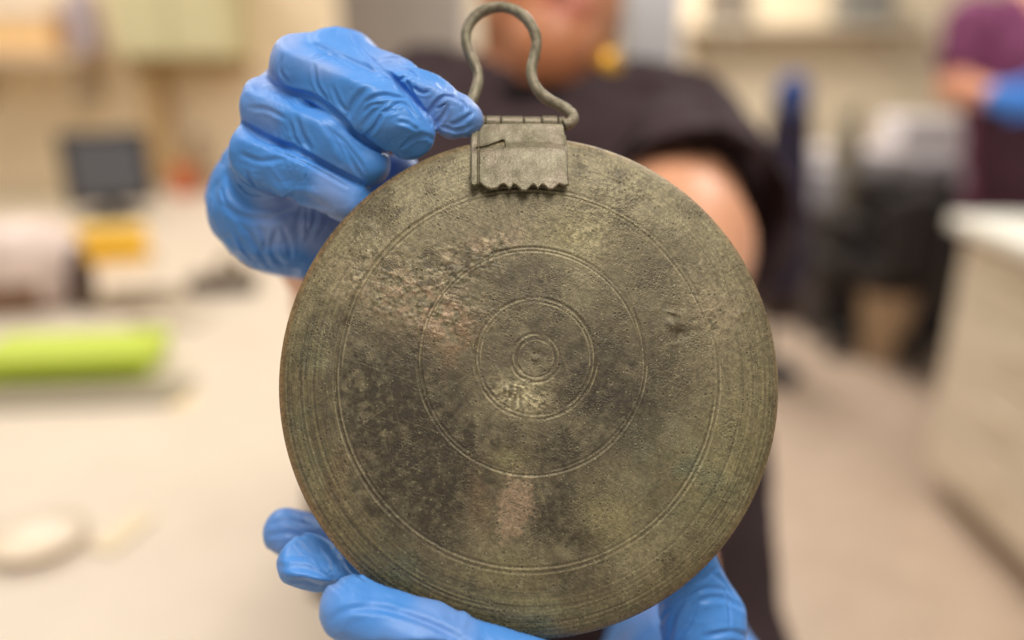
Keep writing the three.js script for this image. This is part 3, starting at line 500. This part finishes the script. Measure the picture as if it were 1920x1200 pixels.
// dark tee shirt: trunk, two sleeves
{
  const cloth = [
    [chain([J(830, 230, 0.88, 72), J(1010, 262, 0.885, 84), J(1240, 270, 0.88, 80)]), 0.05],
    [chain([J(930, 380, 0.86, 138), J(1075, 380, 0.86, 138)]), 0.05],
    [chain([J(850, 640, 0.855, 128), J(1150, 640, 0.855, 128)]), 0.06],
    [chain([J(808, 900, 0.835, 128), J(1205, 900, 0.835, 128)]), 0.06],
    [chain([J(840, 1150, 0.83, 122), J(1222, 1150, 0.83, 128)]), 0.06],
    [chain([J(860, 1330, 0.82, 122), J(1215, 1330, 0.82, 128)]), 0.06],
  ];
  const sl = (a, b, ra, rb2) => ({ a, b, ra, rb: rb2, n: b.clone().sub(a).normalize(), len: a.distanceTo(b) });
  const sleeves = [sl(P(1255, 280, 0.87), P(1300, 425, 0.69), 0.078, 0.088), sl(P(815, 250, 0.87), P(822, 520, 0.74), 0.075, 0.072)];
  const neckHole = { a: P(1030, 60, 0.83), b: P(1025, 185, 0.83), ra: 0.06, rb: 0.066 };
  const shirtSDF = (p) => {
    let d = 1; for (const [c, k] of cloth) d = smin(d, chainD(p, c, 0.02), k);
    for (const s of sleeves) {
      const t = p.clone().sub(s.a).dot(s.n); let c = cone(p, s) + 0.0;
      c = Math.max(c, t - s.len);
      d = smin(d, c, 0.03);
      // hollow end, so the arm comes out of an open sleeve
      const inner = Math.max(cone(p, { a: s.a, b: s.b, ra: s.ra - 0.008, rb: s.rb - 0.006 }), (s.len - 0.05) - t, t - s.len - 0.03);
      d = Math.max(d, -inner);
    }
    d = Math.max(d, -cone(p, neckHole));
    d = Math.max(d, 0.62 - p.y);
    return d + (noise3(p.x * 28, p.y * 22, p.z * 28, 5) - 0.5) * 0.014 + (Math.abs(noise3(p.x * 40, p.y * 16, p.z * 30, 8) - 0.5) - 0.25) * 0.012;
  };
  const g = meshSDF(shirtSDF, V(-0.36, 0.6, -1.08), V(0.42, 1.5, -0.5), 0.007, null, 0.02);
  part(person, 'tee_shirt', g, mat(60, 47, 49, 0.95, { specularIntensity: 0.4 }));
  const nc = P(1022, 190, 0.838), col = new THREE.TorusGeometry(0.066, 0.036, 14, 48); col.rotateX(Math.PI / 2 + 0.2).translate(nc.x, nc.y, nc.z);
  part(person, 'neck_band', col, mat(20, 15, 16, 0.95, { specularIntensity: 0.2 }));  // black ring round the neck above the shirt
  const tr = meshSDF((p) => { let d = 1; for (const s of [-0.095, 0.115]) d = smin(d, cone(p, { a: V(s, 0.75, -0.86), b: V(s * 1.05, 0.08, -0.88), ra: 0.105, rb: 0.07 }), 0.05); return Math.max(d, p.y - 0.72, 0.06 - p.y); }, V(-0.36, 0, -1.1), V(0.4, 0.8, -0.6), 0.012, null, 0.02);
  part(person, 'trousers', tr, mat(48, 44, 52, 0.85));
  for (const s of [-0.1, 0.12]) part(person, 'shoe', at(rb(0.1, 0.08, 0.27, 0.03), s, 0.04, -0.82), mat(40, 36, 36, 0.6));
}
// ---------------------------------------------------------------- second person, far right behind the counter
{
  const t = thing('person', 'person in a purple shirt and dark apron standing behind the right counter', 'person');
  const ZP = -2.7, dep = 2.75, at2 = (px, py, d) => onZ(px, py, ZP - (d - dep)), q = (px, py, d, r) => [at2(px, py, d), r / 1000];
  const bones = [chain([q(1960, -260, dep, 95), q(1960, -170, dep, 85)]), chain([q(1960, -120, dep, 60), q(1955, 0, dep, 62)]), chain([q(1935, 40, dep, 110), q(1935, 500, dep, 130)]), chain([q(1822, 45, dep, 66), q(1790, 165, dep - 0.02, 50), q(1868, 180, dep - 0.22, 36)]), chain([q(2085, 45, dep, 66), q(2110, 190, dep, 50), q(1960, 185, dep - 0.24, 36)]),
    chain([q(1900, 520, dep, 95), q(1900, 900, dep, 70)]), chain([q(2010, 520, dep, 95), q(2010, 900, dep, 70)])];
  const sdf = (p) => { let d = 1; for (const b of bones) d = smin(d, chainD(p, b, 0.03), 0.04); return d; };
  const mid = at2(1955, 100, dep), lo = mid.clone().add(V(-0.5, 0, -0.35)), hi = mid.clone().add(V(0.5, 0, 0.45)); lo.y = 0.12; hi.y = 2.05;
  part(t, 'body', meshSDF(sdf, lo, hi, 0.016, null, 0.04), mat(214, 150, 120, 0.55));
  const cl = [chain([q(1828, 50, dep, 80), q(1955, 30, dep, 95), q(2080, 50, dep, 80)]), chain([q(1905, 110, dep, 150), q(1900, 470, dep, 152)]), chain([q(1990, 100, dep, 150), q(1988, 470, dep, 152)]), chain([q(1822, 45, dep, 82), q(1802, 112, dep - 0.01, 74)]), chain([q(2085, 45, dep, 82), q(2105, 112, dep, 74)])];
  const shirt = (p) => { let d = 1; for (const b of cl) d = smin(d, chainD(p, b, 0.03), 0.04); d = Math.max(d, -cone(p, { a: at2(1960, -120, dep), b: at2(1957, -60, dep), ra: 0.07, rb: 0.07 })); return d + (noise3(p.x * 22, p.y * 18, p.z * 22, 4) - 0.5) * 0.02; };
  part(t, 'shirt', meshSDF(shirt, lo, hi, 0.014, null, 0.04), mat(112, 52, 88, 0.85));
  const ap = (p) => { const d = shirt(p); return Math.max(d - 0.014, -(d - 0.004), -2.66 - p.z, p.y - 1.235); };
  part(t, 'apron', meshSDF(ap, lo, hi, 0.008, null, 0.05), mat(64, 28, 44, 0.8));
  const hc = at2(1960, -230, dep + 0.02), hg = new THREE.SphereGeometry(0.112, 32, 20, 0, Math.PI * 2, 0, Math.PI * 0.55); hg.translate(hc.x, hc.y, hc.z - 0.02); part(t, 'hair', hg, mat(70, 52, 40, 0.7, { side: THREE.DoubleSide }));
  const gl = (px, py, s) => { const w = at2(px, py, dep - 0.22), palm = chain([[w, 0.042], [w.clone().add(V(s * 0.07, 0, 0.02)), 0.036]]), fs = [0, 1, 2, 3].map((i) => chain([[w.clone().add(V(s * 0.08, 0.028 - i * 0.019, 0.02)), 0.012], [w.clone().add(V(s * 0.125, 0.022 - i * 0.019, 0.03)), 0.011], [w.clone().add(V(s * 0.15, 0.012 - i * 0.019, 0.015)), 0.009]])), th = chain([[w.clone().add(V(s * 0.03, 0.03, 0.02)), 0.014], [w.clone().add(V(s * 0.08, 0.055, 0.03)), 0.011]]);
    return meshSDF((p) => { let d = chainD(p, palm, 0.02); for (const f of fs) d = smin(d, chainD(p, f, 0.004), 0.006); return smin(d, chainD(p, th, 0.004), 0.008); }, w.clone().addScalar(-0.2), w.clone().addScalar(0.2), 0.006, null, 0.01); };
  part(t, 'glove', gl(1872, 182, 1), mat(58, 126, 216, 0.45)); part(t, 'glove', gl(1985, 190, -1), mat(58, 126, 216, 0.45));
}
// ---------------------------------------------------------------- things on the bench, left
const BT = 0.921;   // height of the bench top
const place = (px, py) => { const p = onY(px, py, BT); return [p.x, BT, p.z]; };
{ // lime green tray
  const t = thing('storage_box', 'lime green plastic box lying on the left bench', 'box', place(147, 694), 0.1);
  const w = 0.25, h = 0.045, d = 0.12;
  part(t, 'shell', at(rb(w, h * 0.72, d, 0.012), 0, h * 0.36 + 0.001, 0), mat(178, 198, 44, 0.45));
  part(t, 'lid', at(rb(w + 0.012, h * 0.28, d + 0.012, 0.006), 0, h * 0.86, 0), mat(188, 206, 62, 0.45));
}
{ // grey sheet imitating the shadow below the lime box
  const t = single('shadow_sheet', at(rb(0.3, 0.006, 0.09, 0.003), 0, 0.003, 0), mat(150, 138, 116, 0.7), 'grey green sheet standing for the shadow in front of the lime green box', 'mat', place(160, 742), 0.1);
}
{ // monitor
  const t = thing('monitor', 'small dark monitor standing at the back of the left bench', 'monitor', place(215, 405), 0.5);
  part(t, 'casing', at(rb(0.24, 0.215, 0.05, 0.01), 0, 0.145, 0), mat(40, 36, 36, 0.5));
  part(t, 'screen', at(rb(0.19, 0.165, 0.006, 0.002), 0, 0.148, 0.024), mat(92, 94, 102, 0.35));
  part(t, 'stand', at(rb(0.05, 0.08, 0.03, 0.008), 0, 0.045, -0.01), mat(44, 40, 40, 0.5));
  part(t, 'foot', lathe([[0, 0], [0.09, 0], [0.09, 0.006], [0.03, 0.014], [0, 0.014]], 32), mat(44, 40, 40, 0.5));
}
{ // white domed lamp-like device
  const t = thing('bench_centrifuge', 'pale pink white rounded device on the left bench edge', 'device', place(60, 560), 0.2);
  part(t, 'housing', lathe([[0, 0], [0.1, 0], [0.108, 0.02], [0.108, 0.1], [0.09, 0.14], [0.05, 0.16], [0, 0.163]], 48), mat(226, 204, 194, 0.4));
  part(t, 'control_panel', at(rb(0.1, 0.05, 0.02, 0.005), 0, 0.035, 0.1), mat(130, 98, 76, 0.5));
  part(t, 'base', lathe([[0, -0.001], [0.112, -0.001], [0.112, 0.016], [0, 0.016]], 48), mat(140, 106, 84, 0.5));
}
{ const p = place(162, 575), t = thing('bottle', 'dark brown bottle between the white device and the yellow box', 'bottle', p);
  part(t, 'glass_body', lathe([[0, 0], [0.022, 0], [0.025, 0.006], [0.025, 0.075], [0.012, 0.1], [0.012, 0.106], [0, 0.106]], 32), mat(72, 52, 44, 0.25)); part(t, 'cap', lathe([[0, 0.106], [0.014, 0.106], [0.014, 0.122], [0, 0.122]], 24), mat(90, 72, 66, 0.5)); }
{ const p = place(212, 488), t = thing('carton', 'bright yellow carton on the bench in front of the monitor', 'carton', p, 0.25);
  part(t, 'carton_body', at(rb(0.16, 0.075, 0.07, 0.004), 0, 0.0385, 0), mat(248, 196, 60, 0.5)); part(t, 'carton_flap', at(rb(0.155, 0.004, 0.066, 0.002), 0, 0.079, 0), mat(250, 206, 84, 0.5)); }
{ const t = thing('tape_dispenser', 'dark grey tape dispenser lying on the bench beside the upper glove', 'tape dispenser', place(420, 545), 0.15);
  part(t, 'dispenser_body', at(rb(0.14, 0.035, 0.06, 0.012), 0, 0.0185, 0), mat(96, 82, 68, 0.5)); const r = new THREE.TorusGeometry(0.022, 0.01, 12, 32); r.translate(0.02, 0.045, 0); part(t, 'tape_roll', r, mat(140, 122, 100, 0.5)); }
{ const t = thing('tool_tray', 'low grey brown tray with tools behind the lime green box', 'tray', place(265, 575), 0.1);
  part(t, 'tray_body', at(rb(0.16, 0.026, 0.07, 0.006), 0, 0.014, 0), mat(168, 148, 122, 0.6)); part(t, 'tool', at(rb(0.12, 0.01, 0.014, 0.004), 0, 0.034, 0), mat(110, 96, 80, 0.5)); }
{ const t = thing('bottle', 'grey brown spray bottle standing beside the orange jar', 'bottle', place(378, 352));
  part(t, 'bottle_body', lathe([[0, 0], [0.035, 0], [0.038, 0.01], [0.038, 0.13], [0.015, 0.165], [0, 0.165]], 32), mat(158, 132, 104, 0.4)); part(t, 'spray_head', at(rb(0.05, 0.03, 0.025, 0.006), 0.01, 0.182, 0), mat(150, 124, 104, 0.5)); }
{ const t = thing('jar', 'orange red jar next to the dark monitor', 'jar', place(348, 364));
  part(t, 'jar_body', lathe([[0, 0], [0.036, 0], [0.04, 0.01], [0.04, 0.09], [0.034, 0.1], [0, 0.1]], 32), mat(206, 104, 62, 0.4)); part(t, 'lid', lathe([[0, 0.1], [0.038, 0.1], [0.038, 0.118], [0, 0.118]], 32), mat(196, 150, 90, 0.4)); }
{ const t = thing('dish', 'round white shallow dish low on the left bench', 'dish', place(75, 1022));
  part(t, 'bowl', lathe([[0, 0.001], [0.034, 0.001], [0.044, 0.011], [0.046, 0.012], [0.043, 0.0105], [0.033, 0.004], [0, 0.004]], 48), mat(226, 208, 184, 0.3)); part(t, 'foot_ring', lathe([[0.03, 0], [0.034, 0], [0.034, 0.003], [0.03, 0.003]], 40), mat(220, 200, 176, 0.3)); }
single('label_card', at(rb(0.03, 0.003, 0.07, 0.001), 0, 0.002, 0), mat(232, 214, 182, 0.7), 'pale cream card on the bench beside the white dish', 'card', place(232, 1000), -0.25);
{ const t = thing('notebook', 'closed grey notebook behind the lime green box, near its right end', 'notebook', place(330, 600), -0.15); part(t, 'cover', at(rb(0.13, 0.012, 0.09, 0.002), 0, 0.007, 0), mat(196, 180, 160, 0.6)); part(t, 'pages', at(rb(0.124, 0.008, 0.086, 0.001), 0.004, 0.007, 0.003), mat(236, 226, 208, 0.7)); }
{ const t = thing('power_adapter', 'small black power adapter with its cable behind the white device', 'adapter', place(30, 500), 0.4); part(t, 'adapter_body', at(rb(0.06, 0.03, 0.1, 0.008), 0, 0.016, 0), mat(60, 54, 52, 0.5)); const c = new THREE.TubeGeometry(new THREE.CatmullRomCurve3([V(0.03, 0.012, 0), V(0.12, 0.005, 0.05), V(0.22, 0.005, -0.02), V(0.3, 0.005, 0.04)]), 40, 0.004, 8); part(t, 'cable', c, mat(60, 54, 52, 0.5)); }
single('paper_slip', at(rb(0.022, 0.003, 0.06, 0.001), 0, 0.002, 0), mat(252, 228, 184, 0.7), 'narrow cream paper slip on the bench right of the lime box', 'paper', place(345, 755), -0.1);

// ---------------------------------------------------------------- left wall: shelf and what stands on it
const WZ = -3.03;
{
  const a = onZ(-60, 108, WZ), b = onZ(215, 108, WZ);
  const t = thing('wall_shelf', 'pale wooden shelf on the wall at the top left', 'shelf', [(a.x + b.x) / 2, a.y, WZ + 0.13]);
  part(t, 'board', rb(b.x - a.x, 0.03, 0.25, 0.004), mat(206, 184, 156, 0.6));
  for (const s of [-1, 1]) part(t, 'bracket', at(rb(0.02, 0.14, 0.18, 0.004), s * 0.2, -0.085, -0.03), mat(190, 172, 146, 0.5));
  const top = a.y + 0.015, on = (px) => { const q = onZ(px, 90, WZ + 0.13); return [q.x, top, WZ + 0.13]; };
  const o = thing('storage_box', 'warm orange box on the wall shelf at the far left', 'box', on(55)); part(o, 'box_body', at(rb(0.25, 0.12, 0.16, 0.006), 0, 0.061, 0), mat(250, 208, 150, 0.5)); part(o, 'lid', at(rb(0.262, 0.03, 0.172, 0.006), 0, 0.134, 0), mat(238, 224, 214, 0.5));
  const v = thing('bottle', 'lavender grey bottle on the wall shelf', 'bottle', on(165)); part(v, 'bottle_body', lathe([[0, 0], [0.05, 0], [0.055, 0.01], [0.055, 0.17], [0.02, 0.21], [0, 0.21]], 32), mat(178, 164, 170, 0.4)); part(v, 'cap', lathe([[0, 0.21], [0.022, 0.21], [0.022, 0.24], [0, 0.24]], 24), mat(140, 130, 160, 0.4));
}
{
  const a = onZ(232, 85, WZ + 0.16), b = onZ(445, 85, WZ + 0.16), w = b.x - a.x;
  const t = thing('wall_cabinet', 'pale khaki cabinet hanging on the wall above the monitor', 'cabinet', [(a.x + b.x) / 2, a.y, WZ + 0.09]);
  part(t, 'cabinet_body', at(rb(w, 0.36, 0.26, 0.006), 0, 0.14, 0), mat(208, 198, 154, 0.5));
  part(t, 'under_shade', at(rb(w - 0.02, 0.05, 0.2, 0.004), 0, -0.066, -0.02), mat(160, 130, 84, 0.6));  // brown strip standing for the shade under the cabinet
  for (const s of [-1, 1]) part(t, 'cabinet_door', at(rb(w / 2 - 0.006, 0.34, 0.018, 0.004), s * w / 4, 0.14, 0.139), mat(212, 202, 160, 0.5));
  const c = onZ(305, 250, WZ), st = thing('wall_trunking', 'brown vertical trunking on the wall below the khaki cabinet', 'trunking', [c.x, BT, WZ + 0.02]); part(st, 'channel', at(rb(0.09, a.y - BT - 0.09, 0.05, 0.004), 0, (a.y - BT - 0.09) / 2, 0), mat(190, 158, 112, 0.6)); part(st, 'cover_strip', at(rb(0.05, a.y - BT - 0.12, 0.012, 0.003), 0, (a.y - BT - 0.1) / 2, 0.028), mat(196, 164, 118, 0.6));
}
// ---------------------------------------------------------------- behind: grey cabinet, shelf unit, chair, machine
{
  const c = onY(760, 520, 0), z = -4.6, x = onZ(765, 60, z).x;
  const t = thing('steel_cabinet', 'tall grey steel cabinet behind the holder on the left', 'cabinet', [x, 0, z]);
  part(t, 'cabinet_body', at(rb(0.66, 2.05, 0.45, 0.006), 0, 1.026, 0), mat(166, 158, 152, 0.45)); for (const s of [-1, 1]) { const d = part(t, 'cabinet_door', at(rb(0.322, 1.98, 0.02, 0.004), s * 0.164, 1.03, 0.23), mat(176, 168, 162, 0.4)); part(d, 'handle', at(rb(0.012, 0.14, 0.02, 0.004), s * 0.03, 1.1, 0.25), mat(120, 116, 112, 0.3, { metalness: 0.8 })); }
}
{
  const z = -4.8, x = onZ(1215, 40, z).x;
  const t = thing('steel_cabinet', 'narrow grey blue cabinet just right of the holder\'s face', 'cabinet', [x, 0, z]);
  part(t, 'cabinet_body', at(rb(0.3, 1.9, 0.4, 0.006), 0, 0.951, 0), mat(150, 148, 150, 0.45)); part(t, 'cabinet_door', at(rb(0.28, 1.1, 0.02, 0.004), 0, 0.75, 0.205), mat(160, 164, 176, 0.4));
}
{ // high shelf with dark boxes at the top right
  const z = -5.2, a = onZ(1290, 44, z), b = onZ(1740, 44, z);
  const t = thing('wall_shelf', 'pale shelf high on the rear wall at the top right', 'shelf', [(a.x + b.x) / 2, a.y - 0.02, z]);
  part(t, 'board', rb(b.x - a.x, 0.03, 0.24, 0.004), mat(212, 200, 178, 0.6)); for (const s of [-1, 1]) part(t, 'bracket', at(rb(0.025, 0.12, 0.2, 0.004), s * 0.5, -0.075, -0.02), mat(200, 188, 166, 0.6));
  for (const [px, w, col, label] of [[1362, 0.24, [128, 116, 102], 'grey brown box on the rear wall shelf, the left of two'], [1612, 0.3, [136, 132, 124], 'grey box on the rear wall shelf, the right of two']]) { const q = onZ(px, 40, z), o = thing('storage_box', label, 'box', [q.x, a.y - 0.004, z]); part(o, 'box_body', at(rb(w, 0.2, 0.2, 0.006), 0, 0.101, 0), mat(...col, 0.6)); part(o, 'lid', at(rb(w + 0.02, 0.03, 0.22, 0.006), 0, 0.214, 0), mat(col[0] + 18, col[1] + 18, col[2] + 20, 0.6)); }
}
{ // rear bench with grey instrument on it
  const z = -4.1, a = onZ(1560, 372, z), h = a.y, bx = onZ(1660, 300, z).x;
  const t = thing('rear_table', 'grey table carrying machines behind the black chair', 'table', [bx, 0, z]);
  part(t, 'table_top', at(rb(0.8, 0.04, 0.55, 0.005), 0, h - 0.02, 0), mat(120, 112, 108, 0.5));
  for (const sx of [-1, 1]) for (const sz of [-1, 1]) part(t, 'leg', at(rb(0.05, h - 0.04, 0.05, 0.004), sx * 0.36, (h - 0.04) / 2, sz * 0.23), mat(90, 84, 80, 0.5));
  part(t, 'back_panel', at(rb(0.74, h - 0.1, 0.3, 0.003), 0, (h - 0.04) / 2, 0), mat(92, 82, 80, 0.7));
  const m = thing('instrument', 'light grey machine with a stepped top behind the black chair', 'machine', [bx + 0.02, h, z]);
  part(m, 'casing', at(rb(0.72, 0.26, 0.36, 0.03), -0.04, 0.13, 0), mat(196, 188, 188, 0.45)); part(m, 'top_unit', at(rb(0.34, 0.16, 0.3, 0.03), 0.14, 0.335, 0), mat(204, 196, 196, 0.45)); part(m, 'front_panel', at(rb(0.3, 0.1, 0.02, 0.005), 0.06, 0.14, 0.18), mat(150, 142, 142, 0.4));
  const p = onZ(1592, 300, -3.85), bt = thing('bottle', 'tall olive grey bottle left of the grey machine', 'bottle', [p.x, h, -3.9]); part(bt, 'bottle_body', lathe([[0, 0], [0.07, 0], [0.075, 0.02], [0.075, 0.3], [0.04, 0.4], [0, 0.4]], 32), mat(128, 118, 100, 0.4)); part(bt, 'cap', lathe([[0, 0.4], [0.045, 0.4], [0.045, 0.47], [0, 0.47]], 24), mat(150, 138, 116, 0.4));
}
{ // blue topped dark pole object
  const z = -3.4, p = onZ(1482, 215, z), t = thing('hanging_coat', 'dark navy coat with a blue top hanging behind the holder\'s shoulder', 'coat', [p.x, 0, z]);
  const cg = meshSDF((q) => { const y = q.y; return Math.max(Math.hypot(q.x / 1, q.z / 0.8) - (0.075 + 0.05 * smooth(1.2, 0.5, y) + 0.02 * Math.sin(Math.atan2(q.z, q.x) * 7)) , 0.42 - y, y - 1.16) * 0.8; }, V(-0.2, 0.3, -0.2), V(0.2, 1.3, 0.2), 0.012, null, 0.05);
  part(t, 'coat_cloth', cg, mat(44, 38, 60, 0.85)); const hd = new THREE.SphereGeometry(0.075, 24, 18); hd.scale(1, 1.25, 0.9).translate(0, 1.22, 0); part(t, 'hood', hd, mat(44, 66, 124, 0.7));
  part(t, 'pole', at(new THREE.CylinderGeometry(0.015, 0.015, 1.2, 16), 0, 0.62, 0), mat(50, 48, 50, 0.4)); part(t, 'foot', lathe([[0, 0], [0.17, 0], [0.17, 0.02], [0.03, 0.04], [0, 0.04]], 32), mat(50, 48, 50, 0.4));
}
{ // black office chair
  const p = onY(1650, 640, 0.03), t = thing('office_chair', 'black office chair on a star base in the right aisle', 'chair', [p.x, 0, p.z + 0.05], 3.45);
  const black = mat(42, 36, 34, 0.7);
  part(t, 'backrest', at(rb(0.6, 0.38, 0.09, 0.04), 0, 0.63, -0.22), black); const seat = part(t, 'seat', at(rb(0.56, 0.1, 0.5, 0.04), 0, 0.43, 0.04), black);
  part(t, 'backrest_bar', at(rb(0.08, 0.4, 0.03, 0.01), 0, 0.5, -0.28), mat(50, 46, 44, 0.5)); part(t, 'gas_lift', at(new THREE.CylinderGeometry(0.035, 0.045, 0.32, 20), 0, 0.27, 0), mat(60, 52, 48, 0.4));
  for (const s of [-1, 1]) part(t, 'armrest', mergeGeometries([at(rb(0.06, 0.035, 0.28, 0.015), s * 0.29, 0.66, 0), at(rb(0.035, 0.2, 0.06, 0.012), s * 0.29, 0.56, 0)]), black);
  for (let k = 0; k < 5; k++) { const a = k / 5 * 6.283, leg = rb(0.32, 0.07, 0.085, 0.02); leg.translate(0.17, 0.1, 0).rotateY(a); part(t, 'star_leg', leg, black); const w = new THREE.CylinderGeometry(0.035, 0.035, 0.04, 20); w.rotateX(Math.PI / 2).translate(0.31, 0.036, 0).rotateY(a); part(t, 'castor', w, black); }
}
{ // small pale boxes in the gap between the chair and the table
  const z = -3.9, h = onZ(1560, 372, -4.1).y;
  for (const [px, w, hh, c, label] of [[1545, 0.12, 0.16, [168, 166, 172], 'small grey box at the left end of the grey table'], [1745, 0.14, 0.2, [150, 142, 146], 'grey upright box at the right end of the grey table']]) { const p = onZ(px, 372, z), t = thing('storage_box', label, 'box', [p.x, h, z]); part(t, 'box_body', at(rb(w, hh, 0.12, 0.008), 0, hh / 2 + 0.001, 0), mat(...c, 0.5)); part(t, 'lid', at(rb(w + 0.01, 0.025, 0.13, 0.006), 0, hh + 0.012, 0), mat(c[0] + 20, c[1] + 20, c[2] + 20, 0.5)); }
  const b = onZ(1725, 585, -3.3), t = thing('waste_bin', 'pale tan bin on the floor against the black chair', 'bin', [b.x, 0, -3.6]); part(t, 'bin_body', lathe([[0, 0.001], [0.1, 0.001], [0.13, 0.34], [0.124, 0.34], [0.096, 0.01], [0, 0.01]], 32), mat(186, 160, 128, 0.5)); part(t, 'rim', at(new THREE.TorusGeometry(0.128, 0.008, 10, 40).rotateX(Math.PI / 2), 0, 0.34, 0), mat(170, 146, 118, 0.5));
}
{ // low dark case beside the chair
  const p = onY(1520, 612, 0), t = thing('equipment_case', 'dark red brown case on the floor left of the black chair', 'case', [p.x, 0, p.z - 0.25], 0.2);
  part(t, 'case_body', at(rb(0.5, 0.34, 0.36, 0.02), 0, 0.172, 0), mat(58, 36, 32, 0.7)); part(t, 'lid', at(rb(0.51, 0.07, 0.37, 0.02), 0, 0.378, 0), mat(48, 34, 34, 0.7)); part(t, 'handle', at(rb(0.14, 0.02, 0.03, 0.008), 0, 0.424, 0), mat(40, 34, 34, 0.5));
}
{ // black box with a grey dial on the rear table's front edge
  const z = -3.75, p = onZ(1690, 372, z), t = thing('control_box', 'black box with a grey round dial between the chair and the grey machine', 'control box', [p.x, p.y - 0.02, z]);
  part(t, 'box_shell', at(rb(0.42, 0.13, 0.16, 0.015), 0, 0.066, 0), mat(48, 42, 40, 0.6)); const dl = new THREE.CylinderGeometry(0.045, 0.045, 0.02, 32); dl.rotateX(Math.PI / 2).translate(0.05, 0.066, 0.085); part(t, 'dial', dl, mat(130, 122, 124, 0.4));
}
renderer.render(scene, camera);
